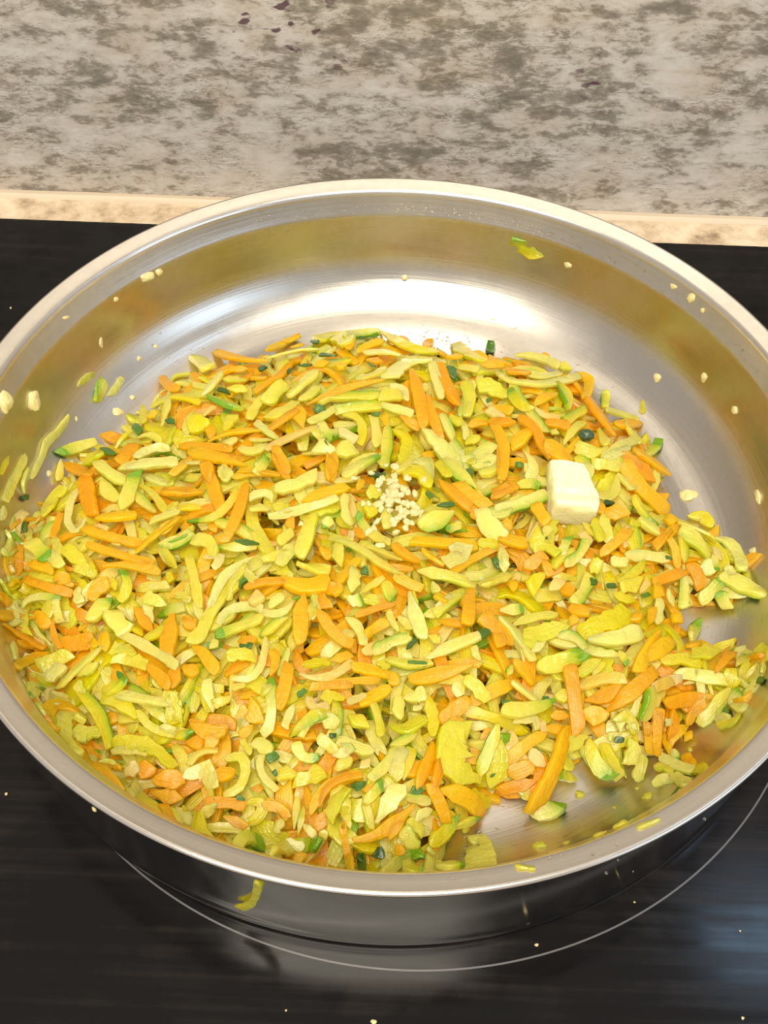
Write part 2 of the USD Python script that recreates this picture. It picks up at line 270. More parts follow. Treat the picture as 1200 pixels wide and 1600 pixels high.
def shred(path, width, thick, up, r, blunt=0.7, rag=0.10, rows=None, twist=0.3):
    """A ribbon with a rounded, uneven section. Returns vertices, quads by row, and (t, angle) of every vertex."""
    L = np.linalg.norm(np.diff(path, axis=0), axis=1).sum()
    n = rows or int(np.clip(L / (0.0016 if rag > 0.1 else 0.0021), 7, 15))
    c = spline(path, n); T = np.gradient(c, axis=0); T /= np.linalg.norm(T, axis=1, keepdims=True) + 1e-12
    U = np.broadcast_to(up, c.shape) - (np.broadcast_to(up, c.shape) * T).sum(1, keepdims=True) * T
    U /= np.linalg.norm(U, axis=1, keepdims=True) + 1e-12
    tw = np.linspace(-1, 1, n) * r.normal(0, twist) + r.normal(0, 0.22)
    B = np.cross(T, U)
    U, B = U * np.cos(tw)[:, None] + B * np.sin(tw)[:, None], B * np.cos(tw)[:, None] - U * np.sin(tw)[:, None]
    t = np.linspace(0, 1, n)
    ends = []
    for e in range(2):
        pointed = r.random() < (0.30 if blunt < 0.9 else 0.1)
        ends.append((r.uniform(0.12, 0.35), r.uniform(0.22, 0.5)) if pointed else (r.uniform(0.55, 0.95), r.uniform(0.06, 0.14)))
    (a0, l0), (a1, l1) = ends
    env = np.minimum(1, np.minimum(a0 + t / l0 * (1 - a0), a1 + (1 - t) / l1 * (1 - a1)))
    sway = 1 + 0.10 * np.sin(t * r.uniform(4, 9) + r.uniform(0, 6))
    wr, wl = (env * sway * (1 + r.normal(0, rag, n)) for _ in range(2))
    a = np.arctan2(_SEC[:, 1], _SEC[:, 0])
    side = np.where(_SEC[:, 0] > 0, 1.0, 0.0)
    wv = side[None] * wr[:, None] + (1 - side)[None] * wl[:, None]
    hv = (0.5 + 0.5 * env)[:, None] * (1 + r.normal(0, rag * 0.6, (n, K)))
    skew = np.zeros(n); skew[0], skew[-1] = r.normal(0, 0.45, 2); skew[1], skew[-2] = skew[0] * 0.45, skew[-1] * 0.45
    bx, bz = _SEC[None, :, 0] * width / 2 * wv, _SEC[None, :, 1] * thick / 2 * hv
    v = c[:, None] + B[:, None] * bx[..., None] + U[:, None] * bz[..., None] + T[:, None] * (skew[:, None] * bx)[..., None]
    v = v.reshape(-1, 3)
    e0, e1 = c[0] - T[0] * thick * 0.25, c[-1] + T[-1] * thick * 0.25
    v = np.vstack([v, e0, e1])
    i, j = np.meshgrid(np.arange(n - 1), np.arange(K), indexing='ij')
    q = np.stack([i * K + j, i * K + (j + 1) % K, (i + 1) * K + (j + 1) % K, (i + 1) * K + j], -1)
    tri = np.concatenate([q[..., [0, 1, 2]], q[..., [0, 2, 3]]], -1).reshape(n - 1, K, 2, 3)
    cap0 = np.array([[n * K, (k + 1) % K, k] for k in range(K)]); cap1 = np.array([[n * K + 1, (n - 1) * K + k, (n - 1) * K + (k + 1) % K] for k in range(K)])
    ta = np.vstack([np.stack([np.repeat(t, K), np.tile(a, n)], 1), [(0, np.pi / 2), (1, np.pi / 2)]])
    return v, tri, cap0, cap1, ta, n

def make_piece(kind, path, width, r, up, thick=None):
    """-> dict: verts, and (part name, faces, material) list, tint"""
    tone = float(np.clip(r.normal(0.52, 0.34), 0, 1))
    rag, blunt, tw = 0.045, 0.75, 0.25
    th = thick or {'c': 0.42, 'p': 0.45, 'z': 0.42, 'S': 0.5, 'Z': 0.48, 'y': 0.28, 'k': 0.3, 'o': 0.20}[kind] * width
    th = min(th, 0.0034 if kind != 'c' else 0.0036)
    if kind == 'y': rag, th = 0.20, min(th, 0.0026)
    if kind == 'z': rag = 0.09
    if kind == 'o': rag, tw, th, blunt = 0.10, 0.12, min(th, 0.0016), 1.0
    if kind == 'k': th, tw = min(th, 0.0011), 0.2
    v, tri, c0, c1, ta, n = shred(path, width, th, up, r, blunt=blunt, rag=rag, twist=tw)
    g = np.zeros(len(v)); t, a = ta[:, 0], ta[:, 1]
    F_all = np.vstack([tri.reshape(-1, 3), c0, c1])
    parts = None
    if kind in 'SZ':
        if kind == 'S':
            side = r.choice([0.0, np.pi]) if r.random() < 0.75 else 1.5 * np.pi
            co = np.cos(a - side); g = np.clip((co + 0.25) / 1.0, 0, 1) ** 1.1
            am = np.arctan2(np.sin(_MID), np.cos(_MID)); js = [j for j in range(K) if np.cos(am[j] - side) > 0.62]
            lo, hi = int(r.integers(0, 2)), n - 1 - int(r.integers(0, 2))
            mask = np.zeros((n - 1, K), bool); mask[lo:hi, js] = True
            sk, fl = tri[mask].reshape(-1, 3), np.vstack([tri[~mask].reshape(-1, 3), c0, c1])
        else:
            g = np.clip((t - 0.40) / 0.50, 0, 1) ** 1.2
            mask = np.zeros((n - 1, K), bool); mask[n - 2 if n < 10 else n - 3:, :] = True
            mask[:, r.permutation(K)[:3]] &= False
            sk, fl = np.vstack([tri[mask].reshape(-1, 3), c1]), np.vstack([tri[~mask].reshape(-1, 3), c0])
        parts = [('flesh', fl, ZUCCHINI), ('skin', sk, SKIN)]
    elif kind == 'z':
        if r.random() < 0.6: g = np.clip((np.cos(a - r.choice([0.0, np.pi])) + 0.1) / 1.0, 0, 1) ** 1.4 * r.uniform(0.15, 0.7)
        g = g + r.uniform(0, 0.08)
    elif kind in 'yo': g = g + np.clip((np.cos(a) - 0.2), 0, 1) * r.uniform(0, 0.6) + r.uniform(0, 0.10)
    elif kind == 'k': g = np.clip(r.normal(0.25, 0.25), 0, 1) * (0.4 + 0.6 * (np.sin(a) < 0))
    mat = {'c': CARROT, 'p': PALE, 'z': ZUCCHINI, 'y': FLAKE, 'k': SKIN, 'o': ONION}.get(kind)
    return dict(kind=kind, v=v, parts=parts or [(None, F_all, mat)], tint=np.stack([np.clip(g, 0, 1), np.full(len(v), tone), np.append(np.tile((_SEC[:, 0] + 1) / 2, n), [0.5, 0.5])], 1), up=up)

TRACE = """
O 200 500
c 545 200 690 240 865 255 60
c 860 190 960 150 1065 95 55
c 1020 170 1095 150 30
c 640 310 750 305 45
c 215 355 240 400 320 430 55
c 790 450 880 390 980 330 45
p 470 600 510 560 545 545 35
c 500 650 530 730 65
c 500 760 620 710 830 695 55
c 320 790 450 790 650 810 60
c 400 830 520 850 680 860 60
c 650 840 650 930 30
c 290 950 350 890 420 840 45
c 480 890 520 990 80
c 915 790 960 880 990 960 70
c 1055 540 1095 680 85
p 860 810 1000 740 1185 665 50
c 880 690 970 620 1060 560 60
c 700 940 850 950 950 970 45
c -20 790 30 880 60
c 130 610 180 570 45
o 880 235 1000 205 1190 185 85
z 420 230 500 300 90
S 500 475 600 520 710 560 75
z 260 480 340 480 450 520 55
z 210 660 240 560 255 450 50
z 90 530 100 640 45
z 60 740 140 720 210 760 45
z 50 860 130 810 260 800 55
z -10 925 150 895 310 890 75
z 370 630 430 650 480 680 110
z 600 370 740 375 50
z 620 430 740 430 55
z 460 470 530 400 580 330 60
z 600 690 660 600 70
z 760 620 800 540 850 480 60
z 870 520 920 450 980 400 100
z 870 600 960 580 1050 520 90
z 1000 480 1100 390 1170 320 80
z 1100 500 1190 420 70
S 800 640 860 690 930 740 50
Z 790 960 830 920 865 860 60
z 600 790 680 740 65
z 760 750 900 750 30
z 700 800 790 820 850 780 60
k 230 625 290 635 40
k 35 655 70 700 42
k 560 430 630 450 40
k 1070 285 1150 280 36
k 1000 310 1010 330 30
k 830 290 850 310 55
z 370 890 520 890 40
z 570 920 640 980 65
O 450 500
c -10 140 70 95 40
y 200 130 280 100 370 150 110
k 150 130 190 140 40
S 570 75 450 90 360 100 65
c 370 180 410 140 50
c 430 200 500 160 590 130 50
z 580 70 680 130 790 180 935 200 60
z 480 210 580 200 700 220 50
o 900 250 760 260 640 360 110
c 865 170 890 120 60
c 165 290 250 260 60
c 300 290 360 290 60
c 490 250 590 260 60
k 200 215 300 225 40
k 505 265 540 290 36
z 460 360 540 340 600 300 45
c 120 530 300 450 480 400 600 375 55
S 190 520 300 475 450 480 570 470 75
S 290 570 430 545 580 540 70
S 300 550 220 600 130 640 50
k 160 555 230 555 60
k 520 590 570 590 30
z 570 480 650 470 720 470 80
z 580 530 680 560 780 590 60
z 640 420 720 440 740 500 50
c 770 310 810 450 850 670 85
c 850 480 900 600 960 750 65
c 940 270 980 380 1060 530 85
c 700 590 750 630 820 680 55
z 900 270 930 380 960 490 60
S 1140 390 1120 490 1090 600 75
k 990 290 1050 350 65
z 830 430 870 410 50
o 1070 290 1190 310 50
z 530 600 550 700 560 790 60
S 620 670 620 790 600 920 70
z 350 580 440 620 470 700 450 780 55
p 320 700 400 740 420 760 70
z 160 690 220 740 60
Z 200 640 260 760 70
z 170 800 280 790 100
c 240 830 270 910 270 1000 70
z 310 800 440 840 120
Z 360 980 460 900 570 850 85
z 680 690 740 760 720 880 650 950 85
z 870 690 960 800 1100 950 95
S 960 590 1010 690 1030 740 60
z 1020 600 1100 660 1110 750 45
z 1140 800 1130 900 70
z 760 900 840 890 880 1000 60
z 930 890 1010 980 60
k 1020 770 1050 775 36
k 1120 930 1150 960 40
k 510 960 590 970 45
c 600 600 620 660 50
O 700 500
y 40 150 120 210 240 260 80
k 270 130 265 200 55
c 0 230 90 230 60
c 200 280 340 280 50
c 370 320 510 330 60
z 420 220 550 230 690 290 60
z 490 330 620 350 700 330 50
z 310 330 440 390 560 400 820 345 60
c 790 360 870 365 850 490 60
c 590 210 630 230 30
S 680 390 740 480 750 560 80
z 700 280 770 310 60
c 540 520 620 480 680 460 55
S 400 400 440 480 520 580 620 700 60
Z 530 560 440 520 390 430 60
p 250 560 340 620 70
p 540 560 610 600 700 610 45
c 610 640 760 660 70
c 240 640 130 650 55
c 280 640 350 800 330 1000 65
c 250 640 420 640 80
c 440 610 540 680 590 780 640 850 70
c 400 810 460 740 510 690 85
c 600 790 680 830 750 920 120
c 720 860 800 760 830 720 40
z 640 690 690 710 50
z 720 770 780 690 860 630 60
S 730 640 800 590 860 560 60
c 870 490 950 600 1040 720 80
S 990 440 980 540 55
z 990 560 1090 590 1190 620 50
c 1060 660 1190 640 70
z 970 870 1080 790 1190 740 65
y 900 890 1000 900 1100 900 80
z 800 780 900 830 1000 800 90
z 800 930 870 930 880 1000 90
c 1080 840 1150 900 1190 970 90
z 950 690 990 780 60
z 1110 650 1190 770 60
z 480 830 530 920 500 1000 70
z 100 390 130 480 110 600 75
z 10 610 100 660 60
z 110 760 200 740 60
z 130 880 210 830 290 780 90
z 130 900 310 890 110
S 20 770 80 860 130 950 80
k 420 905 470 905 40
k 120 940 150 960 40
k 240 510 270 490 30
y 210 370 300 440 380 470 110
c 270 540 400 570 60
O 0 650
Z 600 160 500 190 370 235 65
z 430 0 370 90 290 170 240 300 190 380 45
z 160 250 100 370 30 530 55
z 50 250 0 360 40
z 180 350 150 420 150 480 60
k 135 510 180 505 36
z 380 270 370 400 45
y 400 440 330 520 290 610 80
c 400 300 470 330 560 370 70
c 530 360 550 490 580 620 95
z 500 450 440 550 420 680 480 720 540 640 45
c 380 610 330 760 45
c 740 290 800 240 830 180 80
z 520 300 580 260 640 240 80
k 640 200 700 240 55
k 840 60 880 100 50
S 610 290 700 370 780 410 75
Z 760 580 810 460 850 350 85
z 640 390 680 480 740 520 80
S 840 470 900 540 970 600 70
z 870 430 970 500 1040 590 1100 540 50
z 760 310 900 310 1100 290 60
z 1130 580 1040 620 940 660 55
c 600 640 720 630 850 620 80
c 1010 475 1200 475 75
c 1070 370 1200 260 50
c 530 700 700 760 880 800 65
c 540 800 720 860 960 920 55
c 850 850 960 750 1110 640 50
S 1200 720 1110 770 1010 810 80
c 640 940 780 930 1000 980 60
p 590 690 670 710 45
c 130 740 120 860 100 1000 55
Z 180 790 250 840 300 900 90
z 190 700 180 780 40
z 260 600 180 690 50
k 150 630 150 720 25
c 190 940 260 930 330 980 80
z 280 830 390 940 70
z 340 760 380 870 55
y 400 820 480 900 540 1000 90
z 30 580 10 650 50
z 40 720 70 800 20 860 60
z 1020 840 1100 950 60
z 700 800 800 780 45
p 60 920 90 980 60
O 250 700
c 180 20 350 60 540 110 80
c 10 270 150 275 270 275 75
c 300 110 330 230 380 370 80
c 540 220 490 400 400 590 65
Z 490 260 420 360 320 440 170 460 55
z 380 120 430 200 80
z 110 380 200 370 260 380 60
c 0 530 60 480 120 430 60
S 200 530 110 590 -10 600 80
k 470 580 620 600 45
Z 600 610 480 620 340 620 60
c 460 190 600 160 740 180 45
z 980 170 880 220 720 250 90
c 1090 30 1060 200 75
c 890 330 1010 290 1170 240 80
z 1110 310 900 380 680 430 60
z 560 310 690 300 700 340 60
z 560 380 660 370 60
y 700 370 820 380 90
c 820 430 810 500 55
S 960 420 920 540 870 680 90
z 830 520 740 590 65
z 840 590 740 730 75
Z 1070 440 1020 500 70
z 1160 290 1160 420 1200 480 55
c 1010 620 1060 690 60
z 1120 600 1110 720 70
z 1060 560 1200 590 50
c 760 820 900 870 1060 830 130
z 870 730 1060 770 80
c 1060 880 1130 830 1190 740 60
c 1050 870 1130 900 90
z 530 770 600 840 60
c 530 880 640 840 780 840 60
p 560 940 650 940 110
k 470 830 550 830 100
z 580 680 480 740 380 830 330 950 300 1000 65
z 540 740 440 850 420 950 80
z 180 680 210 800 250 1000 60
z 20 630 100 750 60
o 280 690 380 680 330 750 60
z 200 580 320 600 330 680 80
o 100 910 190 950 45
S 690 50 600 120 60
c 720 40 790 190 70
z 640 700 800 650 60
O 500 700
z 380 30 400 110 75
z 600 10 540 90 470 150 90
z 160 130 280 80 370 60 75
k 350 200 400 180 70
z 690 60 690 160 690 260 50
z 600 80 690 70 50
S 720 20 850 150 970 250 90
z 870 20 930 100 110
z 930 70 1110 100 1000 160 100
c 760 210 840 290 950 380 75
c 860 220 940 290 1050 370 80
c 1130 0 1130 220 55
S 1200 380 1130 410 1050 400 80
c 1070 310 1200 240 80
c 960 440 970 370 60
S 1010 390 1060 490 1160 560 130
c 570 580 780 595 980 615 80
z 990 600 1110 600 70
c 820 780 980 680 1200 580 55
S 610 770 760 790 950 860 75
z 60 560 220 610 360 710 500 780 60
z 250 590 370 640 510 700 45
Z 400 580 260 470 230 410 60
z 340 550 440 590 60
c 230 500 270 560 60
c 460 600 540 670 620 710 70
c 440 740 580 760 40
o 820 650 900 640 780 720 110
c 640 640 770 730 60
c 470 790 560 850 640 880 70
k 670 270 700 310 45
k 730 360 840 350 40
S 620 480 740 450 830 410 120
Z 880 480 790 510 55
z 290 340 340 420 90
z 400 370 430 500 80
z 1140 640 1150 780 60
z 1000 860 1100 820 1180 790 70
k 1080 700 1130 720 60
c 240 690 180 760 100 850 60
z 220 760 200 900 80
k 260 760 300 770 60
z 400 810 270 890 45
Z 400 840 460 960 90
y 270 940 400 950 70
c 930 900 920 1000 90
z 840 920 740 1000 60
z 570 900 590 1000 60
z 700 840 730 900 60
c 230 260 270 200 50
z 90 210 250 190 40
z 520 170 620 150 660 240 100
y 300 300 380 260 90
O 750 700
S 420 290 240 360 90 400 85
c 340 350 420 470 80
c 120 470 200 490 80
Z 240 240 310 220 370 240 60
c 80 280 230 230 70
z 80 310 200 270 70
z 280 100 340 190 430 220 70
k 225 105 270 105 36
S 600 60 660 120 670 200 90
o 720 290 830 290 850 170 70
k 780 340 840 340 40
c 720 330 760 410 80
c 790 380 900 430 110
c 900 60 960 200 1050 290 1170 400 100
c 960 100 1090 210 110
c 960 10 1080 90 1190 170 75
z 860 160 960 260 60
z 780 70 860 30 930 0 60
Z 970 300 1030 420 1100 480 80
c 750 660 850 590 930 510 70
S 780 420 780 500 820 590 70
z 710 440 760 580 70
z 640 470 740 560 50
p 630 530 690 600 60
Z 500 680 550 560 60
S 460 750 500 680 580 640 65
S 530 720 620 660 660 570 65
z 430 490 400 560 50
k 390 530 420 570 30
y 330 540 400 630 470 620 110
c 120 560 200 580 290 600 80
z 0 610 110 610 70
c 300 760 350 700 410 670 80
z 310 880 390 780 90
c 400 700 440 800 60
p 440 890 500 830 80
c 530 860 570 920 80
S 690 800 660 880 590 970 80
k 690 830 730 850 60
k 790 860 850 860 36
z 910 670 1000 670 1180 690 70
k 1180 700 1180 680 50
z 1030 700 950 790 860 830 60
z 820 710 920 720 70
y 690 730 760 740 100
y 880 870 1000 850 90
y 830 910 970 960 80
z 940 470 990 470 60
p 900 620 940 500 60
S 940 500 970 640 90
c 1090 620 1190 510 60
z 1000 440 1120 540 100
k 1010 930 1060 910 30
z 140 620 150 760 70
z 0 860 180 800 60
k 90 690 130 740 65
p 220 840 240 780 50
c 190 870 230 830 70
O 950 700
z 520 550 650 600 800 690 60
z 640 530 700 510 750 590 90
z 540 620 650 690 750 820 110
S 810 680 910 720 1000 910 90
c 420 540 520 550 100
c 340 750 440 660 520 580 70
c 460 680 510 800 510 900 60
S 540 640 570 760 570 860 70
c 610 870 670 950 700 1050 100
z 720 850 770 950 100
S 850 950 950 1000 1150 1110 120
Z 690 1150 760 1080 860 980 90
Z 900 1200 850 1110 840 1080 90
k 770 1000 880 975 30
c 340 1010 450 970 590 920 80
c 370 1010 380 1120 90
S 560 880 570 1050 560 1200 80
z 880 880 930 950 70
p 790 740 850 840 60
Z 790 800 820 920 50
z 450 1060 490 1190 70
p 300 1000 240 1090 50
O 0 850
c 0 450 120 450 240 460 70
c -10 310 60 380 60
z 0 220 60 310 110 390 50
c 150 220 300 270 450 310 60
c 350 200 440 240 80
Z 130 410 170 350 260 330 380 340 45
z 350 340 360 430 400 480 55
o 280 380 330 430 80
c 230 420 300 520 80
c 330 470 350 600 380 650 40
c 20 500 150 580 280 650 50
p 150 570 280 640 45
c 90 760 200 720 300 690 60
c 570 350 610 280 680 240 90
Z 570 480 620 410 700 340 95
Z 750 360 790 290 765 170 60
S 690 430 740 500 800 550 110
z 770 570 930 650 1110 770 65
z 890 600 960 570 1040 520 65
c 850 400 890 470 960 550 80
c 1080 440 1060 570 1040 700 100
c 1140 460 1200 490 60
c 400 630 490 620 580 600 100
c 650 560 660 670 70
c 530 540 600 640 50
y 440 680 360 720 230 760 100
z 280 860 400 760 90
z 640 640 560 710 460 800 370 900 60
y 700 650 840 670 90
y 700 720 820 730 920 760 80
c 890 740 970 800 1060 890 75
c 1090 780 1095 890 70
k 730 800 780 850 40
z 490 800 600 770 70
Z 660 930 730 890 780 840 90
S 20 770 60 820 90 870 55
z 110 810 120 860 30
Z 110 880 200 890 280 900 60
z 480 870 530 960 60
c 460 260 350 230 30
z 480 280 500 370 60
z 560 130 590 210 60
o 930 270 1050 250 50
z 1050 180 1070 230 40
o 1100 310 1180 330 50
z 900 330 1040 380 80
z 920 380 940 500 60
c 200 1000 230 970 80
z 80 610 100 720 50
z 700 210 720 290 50
Z 890 570 800 480 60
O 250 900
z 490 40 340 190 270 330 190 420 80
z 210 170 280 300 50
z 370 300 440 210 560 190 640 210 60
Z 640 260 520 310 350 370 70
z 350 400 330 450 50
z 640 220 760 230 830 160 50
z 680 190 770 120 60
S 650 370 720 300 800 260 70
c 900 110 880 250 880 420 100
p 830 290 870 250 60
c 1000 130 1050 200 70
c 1010 220 1070 340 1200 430 80
z 960 110 980 180 930 270 70
Z 930 280 970 140 60
c 240 440 300 520 360 600 80
c 150 260 220 330 90
c 700 460 720 540 690 620 60
S 740 620 780 530 800 450 45
Z 640 990 700 870 690 720 700 640 65
c 800 550 780 690 740 830 80
c 870 920 920 860 90
z 660 380 630 560 520 650 450 640 45
y 420 510 530 490 600 540 90
c 500 420 600 390 60
p 870 610 980 640 1200 530 60
c 940 690 1200 680 55
c 1080 530 1190 490 60
y 890 560 1060 530 70
p 930 760 960 820 1050 810 60
z 290 650 310 780 330 850 70
z 330 800 440 770 60
y 60 720 100 900 95
c 190 900 280 960 420 960 80
c 560 810 610 920 100
z 780 950 800 880 840 820 50
S 1100 870 960 880 850 990 80
k 860 750 910 710 36
k 500 440 570 440 50
z 450 700 530 680 45
c 160 560 220 620 80
z -10 480 60 540 120 590 60
z 640 750 680 680 70
p 490 850 550 840 80
z 0 940 120 980 55
Z 100 970 180 990 60
O 500 900
z 560 100 600 250 640 390 90
z 420 220 490 350 45
z 490 250 580 330 60
Z 180 160 260 150 80
c 220 250 330 210 470 170 45
z 180 260 240 330 270 430 60
p 270 480 420 420 540 390 75
S 330 470 430 420 560 380 75
k 540 460 600 390 36
c 280 380 350 320 430 280 70
S 700 540 560 550 420 520 70
z 640 530 800 450 1000 370 75
k 550 545 670 550 40
k 990 380 1060 340 60
c 920 90 930 200 920 300 90
z 720 240 800 170 890 90 70
c 720 120 800 160 70
c 200 570 320 590 430 640 75
c 440 600 470 680 80
c 560 650 720 620 950 560 90
o 770 640 870 660 840 740 100
c 0 680 180 660 370 650 50
c 250 800 360 740 440 700 80
o 170 790 290 740 45
y 0 760 150 750 80
z 320 780 360 880 380 1000 55
z 500 750 480 880 80
z 560 780 660 730 90
z 660 730 700 850 710 1000 70
y 430 920 560 950 620 880 110
c 750 900 840 840 930 770 90
c 750 1000 830 930 880 890 80
y 930 620 1000 730 1050 780 90
z 960 440 980 520 50
c 1000 260 1100 330 1200 430 100
z 700 370 750 420 55
z 180 870 300 950 100
z 0 880 110 930 90
c 740 280 880 300 50
y 350 540 440 560 70
O 750 900
z 200 310 330 260 480 250 60
y 270 380 420 350 520 300 110
Z 360 560 500 540 650 470 110
z 330 480 400 370 70
S 470 370 600 390 660 460 65
z 120 260 240 380 330 530 70
c 20 240 100 340 130 440 90
c 210 540 290 610 330 680 75
Z 130 210 270 210 70
y 630 370 760 300 940 260 140
z 680 400 850 390 1000 350 110
z 650 460 760 480 860 490 55
Z 870 470 920 550 50
c 560 200 680 230 80
c 570 310 600 250 60
c 990 600 1050 450 1130 340 75
c 1030 540 1120 460 1190 400 95
c 790 850 930 740 1090 590 90
z 610 620 690 560 730 520 80
z 700 620 780 540 45
p 620 690 750 650 910 640 80
c 560 560 590 770 620 980 95
c 660 780 800 740 880 690 90
c 650 880 800 860 110
S 1060 700 1060 790 1010 900 85
z 990 800 970 880 40
p 1080 700 1200 650 70
c 1030 920 1050 1000 50
c 1110 830 1100 1000 65
z 370 790 280 720 200 660 70
Z 140 830 320 830 470 770 95
k 390 765 430 765 30
k 140 795 185 790 36
c 440 870 550 870 60
z 470 740 550 760 90
z 860 870 920 880 960 990 70
o 210 920 350 900 360 960 70
S 170 620 200 560 50
c 380 950 560 970 70
p 390 910 400 990 40
c 950 280 990 240 80
c 1080 200 1060 300 50
z 1130 140 1110 300 60
O 900 900
Z 720 390 750 280 70
c 700 440 760 420 60
c 600 240 660 290 90
y 720 510 830 470 910 470 90
c 870 610 920 540 980 480 50
y 960 580 990 700 90
y 1050 500 1060 690 70
y 1100 490 1110 660 70
y 1120 470 1210 490 100
Z 1000 560 1060 490 40
z 1160 540 1160 610 45
k 1130 650 1170 650 50
z 770 930 860 830 960 700 85
Z 960 800 1020 720 80
y 880 930 960 920 1020 860 60
k 930 800 945 860 30
S 620 600 750 620 930 650 80
z 760 580 790 770 45
c 560 800 680 770 850 750 90
p 480 700 570 660 660 640 65
z 540 540 640 520 780 560 70
c 700 930 750 830 810 790 60
c 440 900 450 1000 40
c 520 830 500 1000 70
z 350 880 400 740 40
k 540 910 550 930 40
z 560 890 590 930 50
c 620 860 600 1000 70
O 0 1050
S 500 130 600 240 690 470 75
c 170 210 260 220 490 250 90
p 280 260 310 150 50
y 110 130 250 110 90
z 310 380 400 310 520 280 110
y 470 420 560 380 620 400 110
z 870 240 940 340 1040 380 1170 390 55
Z 1100 395 1180 395 60
y 700 440 850 440 960 480 1080 600 90
z 700 500 850 490 940 510 55
z 640 160 800 230 850 290 90
z 740 140 900 170 1040 190 70
y 1070 130 1100 320 95
c 600 620 750 600 90
p 790 650 860 580 80
c 880 570 940 650 100
c 980 650 1150 690 120
c 960 760 1140 790 90
o 690 680 800 730 920 830 90
k 940 820 1030 830 45
c 940 870 1070 890 60
c 420 490 550 580 45
z 560 520 610 570 50
z 260 320 370 310 50
k 310 290 390 290 40
y 1020 900 1120 890 60
z 1090 880 1200 930 90
O 250 1100
c 190 120 280 170 410 170 90
c 280 270 370 190 80
c 170 250 270 240 90
S 410 350 480 320 540 380 520 490 400 570 60
z 180 380 260 300 360 290 50
o 170 470 280 420 330 530 110
z 300 400 320 590 45
c 340 440 460 440 90
z 640 320 620 390 660 470 730 540 50
k 670 350 730 310 65
k 700 430 730 430 40
z 740 450 840 420 80
y 510 220 570 310 45
c 500 200 580 140 60
z 580 240 640 260 690 300 80
Z 850 240 900 330 990 330 70
S 1090 90 950 100 870 200 70
k 820 200 930 90 45
z 990 200 1100 300 70
k 1060 200 1100 195 30
z 1130 250 1200 300 70
c 290 620 420 620 530 640 70
c 400 700 540 770 55
c 640 640 720 640 800 710 60
c 680 590 800 720 40
z 270 780 400 770 560 790 60
y 150 650 250 810 90
z 260 690 350 640 65
Z 380 860 640 870 80
Z 700 930 860 890 980 880 85
z 780 860 900 900 60
z 900 750 970 830 50
c 830 960 900 970 80
z 860 580 840 780 45
S 900 640 860 820 40
y 840 480 1030 430 90
c 940 690 1010 560 1200 460 75
y 1060 720 1110 600 1170 530 90
y 1170 580 1160 690 70
c 1140 740 1160 880 1190 1000 45
z 720 800 770 720 60
y 540 620 650 620 560 740 80
k 480 580 530 600 20
Z 480 940 560 880 70
O 500 1120
y 70 620 110 530 160 440 100
y 150 560 190 700 60
c 0 560 50 440 150 380 260 360 60
c 140 650 170 830 210 980 60
z 270 490 320 700 50
Z 270 560 340 470 390 420 70
z 350 660 430 540 500 430 110
c 210 770 350 740 480 650 590 550 85
c 430 770 500 650 60
k 340 850 400 850 65
k 250 870 270 960 60
Z 400 960 520 890 620 860 75
z 520 700 600 820 90
y 540 680 640 700 90
c 600 410 660 310 710 180 75
c 710 430 750 300 760 210 75
c 680 420 740 520 790 660 75
c 740 460 880 490 1000 600 110
c 760 180 850 40 80
y 930 80 820 200 830 280 1000 400 200
S 1110 50 1060 200 990 350 90
y 1130 150 1100 420 130
k 1060 400 1100 350 36
Z 690 790 800 700 870 620 85
z 700 820 670 980 70
Z 820 700 1000 630 60
y 940 480 1060 540 80
Z 740 940 900 920 80
o 960 760 1030 960 190
o 500 200 460 380 100
z 570 200 520 390 70
z 310 390 400 310 500 190 80
S 600 110 520 150 440 180 60
z 110 150 200 180 320 230 80
z 100 220 180 240 70
k 200 440 280 430 55
c 260 460 330 440 45
k 570 460 650 460 60
z 540 500 690 530 60
c 470 850 520 820 60
z 200 280 100 310 70
p 280 320 290 270 60
Z 560 970 630 950 40
z 600 620 700 580 60
z 0 750 50 720 60
O 750 1050
c 310 880 420 700 540 340 100
c 170 560 280 460 410 380 80
p 310 500 400 590 80
c 180 640 330 580 100
c 120 740 350 680 80
y 580 600 520 540 670 400 90
Z 600 670 490 640 60
c 200 740 250 700 60
z 270 720 300 800 80
Z 320 890 420 870 500 830 100
k 460 890 500 850 40
Z 690 420 720 560 830 660 100
S 640 470 720 590 830 670 60
z 780 450 820 560 870 660 80
z 960 430 950 520 890 570 90
z 1000 510 1000 600 970 670 80
z 880 380 900 280 960 260 60
z 940 320 970 390 60
k 840 420 900 425 40
o 800 410 830 410 40
c 1040 310 1060 510 50
c 1110 240 1100 520 60
O 900 1050
c 590 470 640 370 700 340 60
c 700 290 770 190 820 170 50
c 690 430 720 370 50
c 680 520 740 590 60
S 640 510 590 530 70
S 520 530 620 580 740 620 70
z 490 600 580 610 590 650 60
z 490 690 600 680 760 670 70
y 740 610 850 620 80
Z 570 780 640 750 720 700 80
k 650 715 740 710 30
"""
